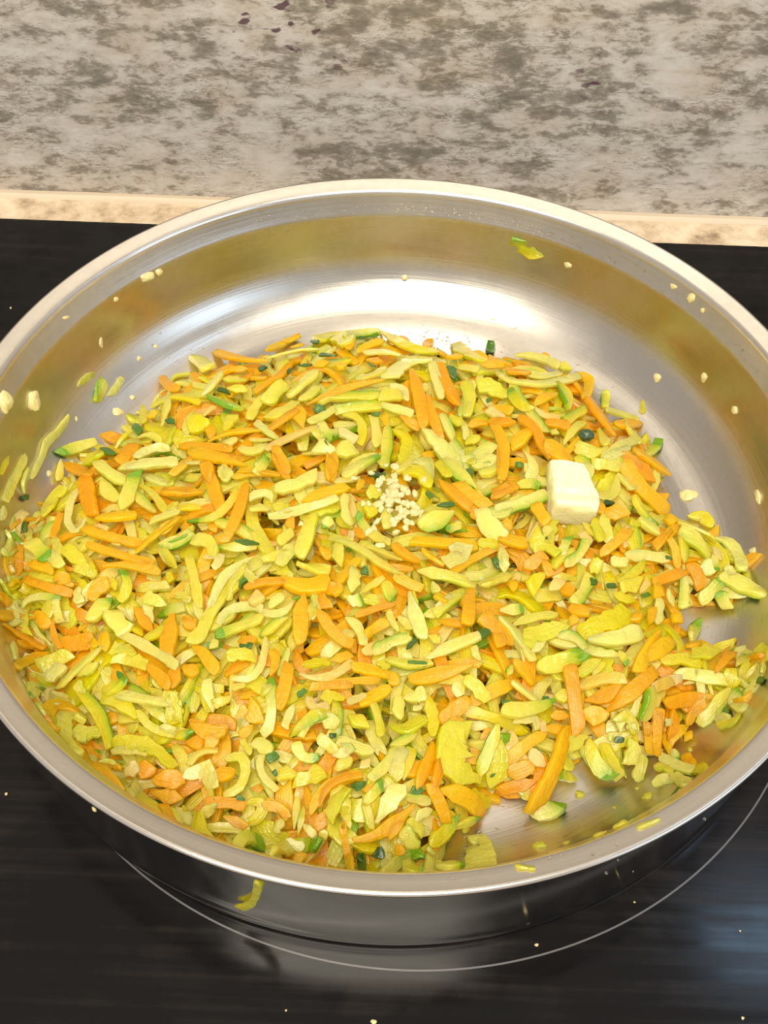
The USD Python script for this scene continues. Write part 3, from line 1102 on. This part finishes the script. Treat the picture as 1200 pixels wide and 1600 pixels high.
# the pieces the photograph shows, crop by crop: kind, centre line, width
pieces, ox, oy, serial = [], 0, 0, 0
for line in TRACE.strip().splitlines():
    w = line.split()
    if w[0] == 'O': ox, oy = float(w[1]), float(w[2]); SC = 4.8 if ox == 950 else 4.0; continue
    nums = list(map(float, w[1:])); width_px = nums[-1] / SC
    px = np.array(nums[:-1]).reshape(-1, 2) / SC + (ox, oy)
    r = np.random.default_rng(1000 + serial); serial += 1
    lift = 0.0016 + 0.0012 * r.random()
    # lay the line on a smoothed run of the surface so that a shred stays a straight stick rather than a draped ribbon
    fine = spline(px, 9); P3 = land(fine, lift)
    s = np.linspace(-1, 1, 9); cf = np.polyfit(s, P3[:, 2], 2); z = np.polyval(cf, s)
    wall_bound = np.hypot(P3[:, 0], P3[:, 1]).min() > 0.128
    if not wall_bound: d = ray(fine); P3 = EYE + d * ((z - EYE[2]) / d[:, 2])[:, None]
    rr = np.hypot(P3[:, 0], P3[:, 1]); lim = 0.1375
    if (rr > lim).any() and fine[4, 1] > 1000:                    # hidden by the near rim: the piece goes on behind it, inside the pan
        far = rr > lim; P3[far, :2] *= (lim / rr[far])[:, None]; P3[far, 2] = np.minimum(P3[far, 2], sample(S, P3[far, 0], P3[far, 1]) + lift)
        P3[:, 2] = np.polyval(np.polyfit(s, P3[:, 2], 2), s)
    up = normal_at(*P3[4, :2]) + r.normal(0, 0.12, 3); up /= np.linalg.norm(up)
    dist = np.linalg.norm(P3[4] - EYE); width = max(width_px * dist / F * 1.0, 0.0014)
    if w[0] != 'o' and w[0] != 'y': width = min(width, 0.0068)
    pc = make_piece(w[0], P3[[0, 2, 4, 6, 8]], width, r, up)
    pc.update(px=fine[4], traced=True, length=np.linalg.norm(P3[-1] - P3[0]), bend=np.linalg.norm(P3[4] - (P3[0] + P3[-1]) / 2) / max(np.linalg.norm(P3[-1] - P3[0]), 1e-6))
    pieces.append(pc)

# ------------------------------------------------------------------ what lies below and between them
rf = np.random.default_rng(77)
ys, xs = np.nonzero(H > 0.0085)
for k in range(3000):
    i = rf.integers(len(ys)); x, y = gx[xs[i]] + rf.uniform(-.5, .5) * CELL, gx[ys[i]] + rf.uniform(-.5, .5) * CELL
    h = float(sample(S, x, y)); deep = rf.random() ** (1.8 if k < 1700 else 1.0)
    z = max(h - 0.0022 - deep * max(h - 0.007, 0), FLOOR + 0.0014)
    L, W = rf.uniform(0.012, 0.027), rf.uniform(0.0028, 0.0052)
    ang = rf.uniform(0, np.pi); dx, dy = np.cos(ang), np.sin(ang)
    slope = -(sample(GX, x, y) * dx + sample(GY, x, y) * dy) * -0.8 + rf.normal(0, 0.16)
    bend = rf.normal(0, 0.18) * L
    s = np.linspace(-1, 1, 5)
    P = np.stack([x + s * L / 2 * dx - dy * bend * (1 - s * s), y + s * L / 2 * dy + dx * bend * (1 - s * s), z + s * L / 2 * slope - 0.10 * L * s * s], 1)
    rr = np.hypot(P[:, 0], P[:, 1]); P[:, :2] *= np.minimum(1, 0.1350 / np.maximum(rr, 1e-6))[:, None]
    P[:, 2] = np.maximum(np.minimum(P[:, 2], sample(S, P[:, 0], P[:, 1]) + 0.0003), sample(S_pan, P[:, 0], P[:, 1]) + 0.0010)
    kind = rf.choice(list('czSZyp'), p=[0.33, 0.40, 0.06, 0.06, 0.12, 0.03])
    pc = make_piece(kind, P, W * (1.5 if kind == 'y' else 1), rf, normal_at(x, y))
    pc.update(traced=False, length=L, px=None); pieces.append(pc)

# which of them show largest: a coarse depth picture of their points
SX, SY, sc = 400, 534, 3.0
zb, ib = np.full(SX * SY, 9e9), np.full(SX * SY, -1)
def splat(pts, ident):
    d = (pts - EYE) @ CAM; u = 600 - F * d[:, 0] / d[:, 2]; w = 800 + F * d[:, 1] / d[:, 2]; dep = -d[:, 2]
    iu, iw = (u / sc).astype(int), (w / sc).astype(int); ok = (iu >= 0) & (iu < SX) & (iw >= 0) & (iw < SY)
    idx = (iw * SX + iu)[ok]; dep = dep[ok]; o = np.argsort(-dep); idx, dep = idx[o], dep[o]
    better = dep < zb[idx]; zb[idx[better]] = dep[better]; ib[idx[better]] = ident
for n_, pc in enumerate(pieces):
    tr = np.vstack([f_ for _, f_, _ in pc['parts']]); A = pc['v'][tr]
    bary = np.array([(1/3, 1/3, 1/3), (.7, .15, .15), (.15, .7, .15), (.15, .15, .7), (.45, .45, .1), (.1, .45, .45), (.45, .1, .45)])
    splat(np.einsum('bk,nkd->nbd', bary, A).reshape(-1, 3), n_)
seen = np.bincount(ib[ib >= 0], minlength=len(pieces))
KIND_OF = {'c': 'carrot', 'p': 'pale', 'z': 'zucchini', 'S': 'skinned', 'Z': 'skinned', 'y': 'flake', 'k': 'peel', 'o': 'onion'}
chosen = set()
for kd in set(KIND_OF.values()):
    mine = [i for i, pc in enumerate(pieces) if KIND_OF[pc['kind']] == kd and seen[i] > (0 if pieces[i]['traced'] else 12)]
    mine.sort(key=lambda i: (-pieces[i]['traced'], -seen[i])); chosen |= set(mine[:300])

NAMES = {'carrot': ('carrot_shred', 'carrot', 'orange carrot shred'), 'pale': ('pale_shred', 'carrot', 'pale peach-coloured shred'), 'zucchini': ('zucchini_shred', 'zucchini', 'pale yellow-green zucchini shred without skin'),
         'skinned': ('zucchini_strip', 'zucchini', 'zucchini strip with an edge of green skin'), 'flake': ('zucchini_flake', 'zucchini', 'wide soft yellow zucchini flake'), 'peel': ('zucchini_peel', 'zucchini peel', 'small dark green flake of zucchini peel'),
         'onion': ('onion_slice', 'onion', 'thin translucent onion slice')}
def project(p):
    d = (np.atleast_2d(p) - EYE) @ CAM; return np.stack([600 - F * d[:, 0] / d[:, 2], 800 + F * d[:, 1] / d[:, 2]], 1)[0]

# labels: what a piece looks like, and where it lies from the nearest thing that is easy to find
MARKS = [  # pixel, kind letter or None (built further down), its own label, what others call it
    ((893, 775), None, None, 'the garlic chunk'), ((618, 792), None, None, 'the minced garlic'), ((916, 680), None, None, 'the dark herb bud'),
    ((742, 1172), 'y', 'very broad glistening yellow zucchini slab in the front of the heap', 'the broad zucchini slab'),
    ((752, 1330), 'o', 'square translucent onion slice lying against the front rim beside bare steel', 'the square onion slice'),
    ((150, 1115), 'S', 'curved strip of green zucchini skin at the left front of the heap', 'the curved green skin strip'),
    ((478, 908), 'c', 'broadest flat orange carrot slab in the middle of the heap', 'the broad carrot slab'),
    ((653, 622), 'c', 'thick upright orange carrot shred near the back of the heap', 'the thick upright carrot'),
    ((142, 790), 'c', 'wide bright carrot shred standing upright at the left end of the heap', 'the wide left-hand carrot'),
    ((945, 975), 'y', 'wide crumpled yellow-green zucchini sheet on the right of the heap', 'the crumpled zucchini sheet'),
    ((855, 1215), 'c', 'longest slanting carrot shred at the front edge, its tip on bare steel', 'the longest slanting carrot'),
    ((985, 1085), 'c', 'thick orange carrot shred slanting across the right front of the heap', 'the thick right-hand carrot'),
    ((376, 560), 'c', 'long flat carrot shred along the back left edge of the heap', 'the back edge carrot'),
    ((1187, 953), 'S', 'thick green-backed zucchini strip nearest the right wall of the pan', 'the green-backed strip'),
    ((505, 1240), 'c', 'big curved orange carrot shred near the front rim', 'the big curved carrot'),
    ((30, 962), 'c', 'carrot shred lying level against the left wall of the pan', 'the carrot by the left wall'),
    ((555, 622), 'S', 'bright lime-green zucchini strip lying level near the back', 'the lime-green strip'),
    ((708, 902), 'S', 'pale zucchini strip with a crisp green edge lying in the centre', 'the crisp green-edged strip'),
    ((330, 1190), 'k', None, 'the hooked zucchini curl'), ((595, 1010), 'S', 'cream zucchini strip with a dark green tip in the centre of the heap', 'the dark-tipped strip'),
    ((262, 975), 'c', 'thick carrot shred standing upright in the left middle of the heap', 'the left middle carrot'), ((745, 845), 'c', 'long level carrot shred just in front of the minced garlic', 'the long level carrot'),
]
MARKS = [m for m in MARKS if m[2] or m[1] is None]
WHAT = {'carrot': 'orange carrot shred', 'pale': 'peach-coloured shred', 'zucchini': 'pale zucchini shred', 'skinned': 'green-skinned zucchini strip', 'flake': 'soft yellow zucchini flake', 'peel': 'dark zucchini peel flake', 'onion': 'translucent onion slice'}
centre = {i: project(pieces[i]['v'].mean(0)) for i in chosen}
SPECIAL, mark_at = {}, []
for mpx, mk, lab, short in MARKS:
    if mk:
        i = min((i for i in chosen if pieces[i]['kind'] == mk and pieces[i]['traced'] and i not in SPECIAL), key=lambda i: np.hypot(*(centre[i] - mpx)))
        SPECIAL[i] = lab; mpx = centre[i]
    mark_at.append(np.array(mpx, float))
ORD = ['nearest', 'second nearest', 'third nearest', 'fourth nearest', 'fifth nearest', 'sixth nearest', 'seventh nearest', 'eighth nearest', 'ninth nearest', 'tenth nearest', 'eleventh nearest', 'twelfth nearest', 'thirteenth nearest', 'fourteenth nearest', 'fifteenth nearest', 'sixteenth nearest']
near = {}
for i in chosen:
    if i in SPECIAL: continue
    dd = [np.hypot(*(centre[i] - m)) for m in mark_at]; m = int(np.argmin(dd)); off = centre[i] - mark_at[m]
    way = ('to the right of' if off[0] > 0 else 'to the left of') if abs(off[0]) > abs(off[1]) else ('in front of' if off[1] > 0 else 'behind')
    near.setdefault((KIND_OF[pieces[i]['kind']], m, way), []).append((dd[m], i))
LABEL = dict(SPECIAL)
for (kd, m, way), lst in near.items():
    lst.sort()
    for rank, (_, i) in enumerate(lst):
        pc = pieces[i]; adj = []
        if kd in ('carrot', 'zucchini', 'skinned'):
            adj.append('long' if pc['length'] > 0.021 else 'short' if pc['length'] < 0.012 else '')
            if pc.get('bend', 0) > 0.22: adj.append('curved')
        LABEL[i] = ' '.join(a for a in adj + [WHAT[kd] + ',', ORD[min(rank, 15)], way, MARKS[m][3]] if a)
stuff = {}
for i, pc in enumerate(pieces):
    kd = KIND_OF[pc['kind']]
    if i not in chosen:
        if kd in ('skinned',):
            for nm, f_, mt in pc['parts']: stuff.setdefault('zucchini' if nm == 'flesh' else 'peel', []).append((pc, f_))
        else: stuff.setdefault(kd, []).append((pc, pc['parts'][0][1]))
        continue
    c = pc['v'].mean(0); c[2] = pc['v'][:, 2].min()
    name, cat, what = NAMES[kd]
    label = LABEL[i]; group = {'carrot': 'carrot shreds in the heap', 'pale': 'pale shreds in the heap', 'zucchini': 'pale zucchini shreds in the heap', 'skinned': 'green-skinned zucchini strips in the heap', 'flake': 'zucchini flakes in the heap', 'peel': 'flakes of zucchini peel in the heap', 'onion': 'onion slices in the heap'}[kd]
    used_parts = pc['parts']
    def local(f_):
        u, inv = np.unique(f_, return_inverse=True); return pc['v'][u] - c, inv.reshape(-1, 3), pc['tint'][u]
    if len(used_parts) == 1:
        v_, f_, t_ = local(used_parts[0][1]); pr = add_mesh(name, (v_, f_), used_parts[0][2], None, True, c, t_); tag(pr, label, cat, group)
    else:
        th_ = add_thing(name, c, label, cat, group)
        for nm, ff, mt in used_parts:
            v_, f_, t_ = local(ff); pr = add_mesh(nm, (v_, f_), mt, th_.GetPath().pathString, True, None, t_)
            if nm == 'skin': tag(pr, 'dark green skin')
STUFF_NAMES = {'carrot': ('carrot_shreds', CARROT, 'small orange carrot shreds buried in the heap between the larger shreds', 'carrot'), 'zucchini': ('zucchini_shreds', ZUCCHINI, 'small pale zucchini shreds buried in the heap between the larger shreds', 'zucchini'),
               'flake': ('zucchini_pulp', FLAKE, 'soft yellow zucchini flakes buried in the heap', 'zucchini'), 'pale': ('pale_shreds', PALE, 'pale peach shreds buried in the heap', 'carrot'), 'peel': ('peel_bits', SKIN, 'bits of dark green zucchini skin buried in the heap', 'zucchini peel'), 'onion': ('onion_bits', ONION, 'onion pieces buried in the heap', 'onion')}
for kd, lst in stuff.items():
    vs, fs, ts, n_ = [], [], [], 0
    for pc, f_ in lst:
        u, inv = np.unique(f_, return_inverse=True); vs.append(pc['v'][u]); fs.append(inv.reshape(-1, 3) + n_); ts.append(pc['tint'][u]); n_ += len(u)
    nm, mt, lab, cat = STUFF_NAMES[kd]
    tag(add_mesh(nm, (np.vstack(vs), np.vstack(fs)), mt, None, True, None, np.vstack(ts)), lab, cat, kind='stuff')
print('pieces', len(pieces), 'individual', len(chosen), {k: sum(KIND_OF[pieces[i]['kind']] == k for i in chosen) for k in NAMES}, 'visible share', {k: int(sum(seen[i] for i in range(len(pieces)) if (i in chosen) == k)) for k in (True, False)})
# ------------------------------------------------------------------ garlic, herb bud, crumbs, drops
import manifold3d
def lump(size, seed, rough=0.25, sub=2):
    m = trimesh.creation.icosphere(sub); p = np.array(m.vertices)
    k = 1 + rough * 2 * (meshkit.fbm(p * 1.3 + seed * 7.1, 3, seed) - 0.5)
    return p * k[:, None] * np.array(size) / 2, np.array(m.faces)
def frame(n, ang=0.0):
    n = n / np.linalg.norm(n); a = np.cross(n, [0, 0, 1.0] if abs(n[2]) < 0.9 else [0, 1.0, 0]); a /= np.linalg.norm(a); b = np.cross(n, a)
    c, s = math.cos(ang), math.sin(ang); return np.stack([a * c + b * s, b * c - a * s, n], 1)
def plain_tint(n, g=0.0, tone=0.3): return np.tile([g, tone, 0.5], (n, 1))

g0 = land([(895, 772)], 0.003)[0]; px_m = np.linalg.norm(g0 - EYE) / F
def rounded(points, r):
    balls = [manifold3d.Manifold.sphere(r, 12).translate(tuple(map(float, p))) for p in points]
    m = manifold3d.Manifold.batch_hull(balls).refine_to_length(0.0012).to_mesh()
    return np.array(m.vert_properties[:, :3]), np.array(m.tri_verts)
corn = [(-32, 52, 0), (20, 46, 0), (33, -18, 0), (30, -34, 0), (-34, -30, 0), (-33, 46, 28), (12, 42, 26), (30, -10, 30), (24, -30, 36), (-30, -24, 38)]
gv, gf = rounded([(x * px_m, y * px_m * 1.05, z * px_m) for x, y, z in corn], 0.0013)
gv = gv + (meshkit.fbm(gv * 260, 3, 4)[:, None] - 0.5) * 0.0011 * np.array([1, 1, 0.6])
gv[:, 2] += 0.0009 * np.sin(gv[:, 1] * 900) * (gv[:, 1] < 0)
gR = frame(np.array([0.05, -0.28, 1.0])); gR = np.stack([[1, 0.02, 0], np.cross([0.05, -0.28, 1.0], [1, 0.02, 0]), [0.05, -0.28, 1.0]], 1); gR /= np.linalg.norm(gR, axis=0)
tag(add_mesh('garlic_chunk', (gv @ gR.T, gf), GARLIC, None, True, g0 - np.array([0, 0.0005, 0.0025]), plain_tint(len(gv), 0, 0.2)), 'large cream-white chunk of garlic on the right of the heap', 'garlic')

rg = np.random.default_rng(5); vs, fs, n_ = [], [], 0
for k in range(70):
    px = (616 + rg.normal(0, 24), 782 + rg.normal(0, 26)); p = land([px], 0.0030)[0]
    v_, f_ = lump(rg.uniform(0.0016, 0.0036, 3) * (1, 1, 0.6), k, 0.8, 2); vs.append(v_ @ frame(np.array([rg.normal(0, .4), rg.normal(0, .4), 1]), rg.uniform(0, 6)).T + p); fs.append(f_ + n_); n_ += len(v_)
tag(add_mesh('minced_garlic', (np.vstack(vs), np.vstack(fs)), PALE_CRUMB, None, True, None, plain_tint(n_, 0, 0.2)), 'patch of pale minced garlic crumbs in the middle of the heap', 'garlic', kind='stuff')

hb = land([(916, 680)], 0.0030)[0]; v0, f0 = lump((0.0055, 0.0045, 0.0042), 3, 0.2); vs, fs, n_ = [v0], [f0], len(v0)
for k in range(70):
    d_ = rg.normal(0, 1, 3); d_ /= np.linalg.norm(d_); v_, f_ = lump((0.0008,) * 3, k, 0.2, 1); vs.append(v_ + d_ * np.array([0.0027, 0.0022, 0.0021])); fs.append(f_ + n_); n_ += len(v_)
tag(add_mesh('herb_bud', (np.vstack(vs), np.vstack(fs)), BROCCOLI, None, True, hb, plain_tint(n_, 0, 0.4)), 'knobbly dark grey-green herb bud on the right back of the heap', 'herb')

def on_outer(px, r=0.1465):
    d = ray([px])[0]; a, b_, c_ = d[0] ** 2 + d[1] ** 2, 2 * (EYE[0] * d[0] + EYE[1] * d[1]), EYE[0] ** 2 + EYE[1] ** 2 - r * r
    return EYE + d * ((-b_ - math.sqrt(b_ * b_ - 4 * a * c_)) / (2 * a))
def stray(kind, px, width_px, label, name, cat, outer=False, lift=0.0006):
    r = np.random.default_rng(int(px[0][0] * 7 + px[0][1])); fine = spline(np.array(px, float), 7)
    P = np.array([on_outer(p, 0.1470) for p in fine]) if outer else land(fine, lift, S)
    m = P[3]
    up = np.array([m[0], m[1], 0]) / np.hypot(m[0], m[1]) if outer else normal_at(m[0], m[1])
    wd = width_px * np.linalg.norm(m - EYE) / F
    pc = make_piece(kind, P, wd, r, up, thick=min(0.0014, wd * 0.45)); c = pc['v'].mean(0)
    if len(pc['parts']) == 1: tag(add_mesh(name, (pc['v'] - c, pc['parts'][0][1]), pc['parts'][0][2], None, True, c, pc['tint']), label, cat); return
    th_ = add_thing(name, c, label, cat)
    for nm, ff, mt in pc['parts']:
        u, inv = np.unique(ff, return_inverse=True); pr = add_mesh(nm, (pc['v'][u] - c, inv.reshape(-1, 3)), mt, th_.GetPath().pathString, True, None, pc['tint'][u])
        if nm == 'skin': tag(pr, 'dark green skin')
stray('S', [(797, 379), (823, 388), (849, 401)], 25, 'lime-green zucchini strip stuck high on the back wall of the pan', 'zucchini_strip', 'zucchini')
stray('z', [(146, 584), (133, 592), (121, 604)], 11, 'pale zucchini scrap stuck on the left wall behind the green-skinned scrap', 'zucchini_shred', 'zucchini')
stray('S', [(161, 592), (157, 610), (152, 628)], 19, 'green-skinned zucchini scrap stuck on the left wall of the pan', 'zucchini_strip', 'zucchini')
stray('z', [(191, 590), (182, 604), (173, 618)], 11, 'pointed pale zucchini scrap stuck on the left wall beside the heap', 'zucchini_shred', 'zucchini')
stray('z', [(403, 1379), (401, 1396), (392, 1412), (374, 1418)], 13, 'pale hooked zucchini shred stuck on the outside wall of the pan', 'zucchini_shred', 'zucchini', outer=True)
stray('o', [(995, 1293), (1012, 1286), (1031, 1279)], 11, 'pale translucent scrap smeared on the rim at the front right', 'onion_slice', 'onion', lift=0.0003)
stray('o', [(806, 1352), (820, 1355), (836, 1357)], 11, 'pale scrap lying on the front rim beside the bare steel', 'onion_slice', 'onion', lift=0.0003)
stray('z', [(404, 0), (404, 0)] if False else [(1003, 625), (1004, 636), (1003, 646)], 9, 'small pale zucchini scrap stuck on the right wall behind the heap', 'zucchini_shred', 'zucchini')

CRUMBS = [  # x, y, width, height in pixels, where, colour tone
    (229, 433, 24, 13, 'L'), (248, 425, 12, 9, 'L'), (180, 467, 9, 8, 'L'), (157, 535, 6, 15, 'L'), (50, 625, 24, 30, 'L'), (6, 628, 26, 26, 'L'), (184, 645, 18, 12, 'L'), (207, 621, 9, 7, 'L'), (119, 654, 5, 7, 'L'), (76, 740, 8, 9, 'L'), (217, 560, 7, 7, 'L'), (243, 541, 8, 6, 'L'), (103, 496, 12, 5, 'L'),
    (888, 414, 13, 8, 'R'), (1053, 447, 13, 9, 'R'), (1081, 465, 13, 13, 'R'), (1098, 485, 7, 7, 'R'), (1027, 590, 11, 12, 'R'), (1101, 589, 10, 14, 'R'), (1149, 640, 12, 12, 'R'), (1185, 776, 12, 19, 'R'), (1076, 776, 27, 18, 'R'), (1177, 861, 11, 10, 'R'), (1168, 876, 11, 12, 'R'), (632, 434, 9, 8, 'R'), (770, 500, 12, 4, 'R'),
    (1012, 1245, 16, 14, 'F'), (905, 1242, 15, 12, 'F'), (971, 1290, 25, 14, 'F'), (937, 1305, 20, 10, 'F'), (843, 1322, 22, 14, 'F'), (1078, 1172, 9, 9, 'F'), (885, 1318, 12, 7, 'F'), (960, 1262, 6, 5, 'F'), (995, 1232, 7, 5, 'F'),
    (148, 1264, 9, 8, 'O'), (584, 1597, 14, 9, 'C'), (1160, 1591, 6, 6, 'C'), (991, 1410, 5, 4, 'C'), (1156, 1455, 4, 4, 'C'), (17, 482, 5, 5, 'C'), (447, 1579, 5, 4, 'C'), (838, 1477, 8, 6, 'C'), (10, 1041 + 200, 6, 6, 'C')]
PLACE = {'L': 'on the left inner pan wall', 'R': 'on the right inner pan wall', 'F': 'on the bare front pan floor', 'O': 'stuck on the outside wall of the pan at the left', 'C': 'on the black cooktop'}
ORDINAL = ['topmost', 'second from the top', 'third from the top', 'fourth from the top', 'fifth from the top', 'sixth from the top', 'seventh from the top', 'eighth from the top', 'ninth from the top', 'tenth from the top', 'eleventh from the top', 'twelfth from the top', 'lowest']
for zone in 'LRFOC':
    rows = sorted((c for c in CRUMBS if c[4] == zone), key=lambda c: c[1])
    for k, (x, y, w, h_, _) in enumerate(rows):
        if zone == 'O': p = on_outer((x, y)); nrm = np.array([p[0], p[1], 0.0])
        elif zone == 'C': q = on_plane([(x, y)], 0.0)[0]; p = np.array([*q, 0.0002]); nrm = np.array([0, 0, 1.0])
        else: p = land([(x, y)], 0.0, S)[0]; nrm = normal_at(p[0], p[1])
        s = np.linalg.norm(p - EYE) / F * (0.65 if zone == 'C' else 1.0); v_, f_ = lump((w * s, h_ * s * 1.15, min(w, h_) * s * 0.6), 31 + k, 0.55)
        nrm = nrm / np.linalg.norm(nrm)
        ex = CAM[:, 0] - nrm * (CAM[:, 0] @ nrm); ex /= np.linalg.norm(ex); R_ = np.stack([ex, np.cross(nrm, ex), nrm], 1)
        yellow = zone == 'F'
        size = 'tiny' if w * h_ < 90 else 'small' if w * h_ < 230 else 'larger'
        lab = f'{size} pale crumb {PLACE[zone]}' + ('' if zone == 'O' else f', {ORDINAL[k] if k < len(rows) - 1 else "lowest"}')
        tag(add_mesh('vegetable_crumb', (v_ @ R_.T, f_), FLAKE if yellow else PALE_CRUMB, None, True, p + nrm * min(w, h_) * s * 0.12, plain_tint(len(v_), 0.0, 0.35)), lab, 'crumb', 'crumbs around the pan')

# drops of oil and water clinging to the steel
vs, fs, n_ = [], [], 0
def drop(p, nrm, rad):
    global n_
    m = trimesh.creation.icosphere(1); v_ = np.array(m.vertices) * np.array([rad, rad * rg.uniform(0.8, 1.4), rad * 0.5])
    vs.append(v_ @ frame(nrm, rg.uniform(0, 6)).T + p); fs.append(np.array(m.faces) + n_); n_ += len(v_)
def drops_px(cx, cy, sx, sy, n, rad):
    for _ in range(n):
        p = land([(rg.normal(cx, sx), rg.normal(cy, sy))], 0.0, S_pan)[0]; q = land([project(p)], 0.0, S)[0]
        if np.linalg.norm(p - q) < 0.001: drop(p, normal_at(p[0], p[1]), rad * rg.uniform(0.5, 1.3))
for k in range(170):
    a = math.radians(rg.normal(84, 22)); r_ = rg.normal(0.1406, 0.0006); p = np.array([r_ * math.cos(a), r_ * math.sin(a), float(pan_height(r_))])
    drop(p, np.array([-math.cos(a), -math.sin(a), 0.25]), rg.uniform(0.0002, 0.00055))
for k in range(90):
    a = math.radians(rg.uniform(20, 165)); r_ = rg.normal(0.1407, 0.0005); p = np.array([r_ * math.cos(a), r_ * math.sin(a), float(pan_height(r_))])
    drop(p, np.array([-math.cos(a), -math.sin(a), 0.25]), rg.uniform(0.00015, 0.00035))
for args in [(290, 572, 30, 14, 50, 0.0004), (265, 520, 40, 40, 40, 0.0004), (690, 530, 50, 12, 80, 0.0004), (905, 600, 25, 20, 50, 0.0005), (800, 575, 15, 14, 25, 0.0004), (720, 1320, 18, 20, 70, 0.0004), (850, 1320, 60, 20, 90, 0.0004), (900, 1260, 80, 30, 60, 0.0003), (1110, 970, 25, 25, 30, 0.0004), (180, 650, 30, 30, 30, 0.0003)]:
    drops_px(*args)
OIL = MAT('oil_drop', {'p': ('principled_bsdf', {'base_color': (1.0, 0.95, 0.80), 'transmission_weight': 1.0, 'roughness': 0.02, 'ior': 1.45})}, [])
tag(add_mesh('oil_droplets', (np.vstack(vs), np.vstack(fs)), OIL, None, True), 'tiny clear drops of oil and water clinging to the bare steel', 'droplets', kind='stuff')

# the thin amber film of juice that has run out from under the heap
FILM = MAT('juice_film', {'f': ('fresnel', {'IOR': 1.4}), 't': ('transparent_bsdf', {'color': (0.97, 0.91, 0.74)}), 'g': ('glossy_bsdf', {'color': (1, 1, 1), 'roughness': 0.05}), 'p': ('mix_closure', {})}, [('f.fac', 'p.fac'), ('t.BSDF', 'p.closure1'), ('g.BSDF', 'p.closure2')], surface='p.closure')
edge = np.array(poly.buffer(0.004).exterior.coords)[::3]
edge = edge + (meshkit.fbm(np.c_[edge * 130, 0 * edge[:, 0]], 2, 9)[:, None] - 0.5) * 0.016 * np.sign(edge)
film = Polygon(edge).buffer(0).union(isle.buffer(0.004)).buffer(-0.003).buffer(0.003).intersection(shapely.geometry.Point(0, 0).buffer(0.1035, 64))
film = max(getattr(film, 'geoms', [film]), key=lambda g_: g_.area)
fm = trimesh.creation.extrude_polygon(Polygon(film.exterior), 0.00025); fm.apply_translation((0, 0, FLOOR + 0.0001))
tag(add_mesh('cooking_juice', fm, FILM, None, False), 'thin amber film of cooking juice on the pan floor around the heap', 'juice')
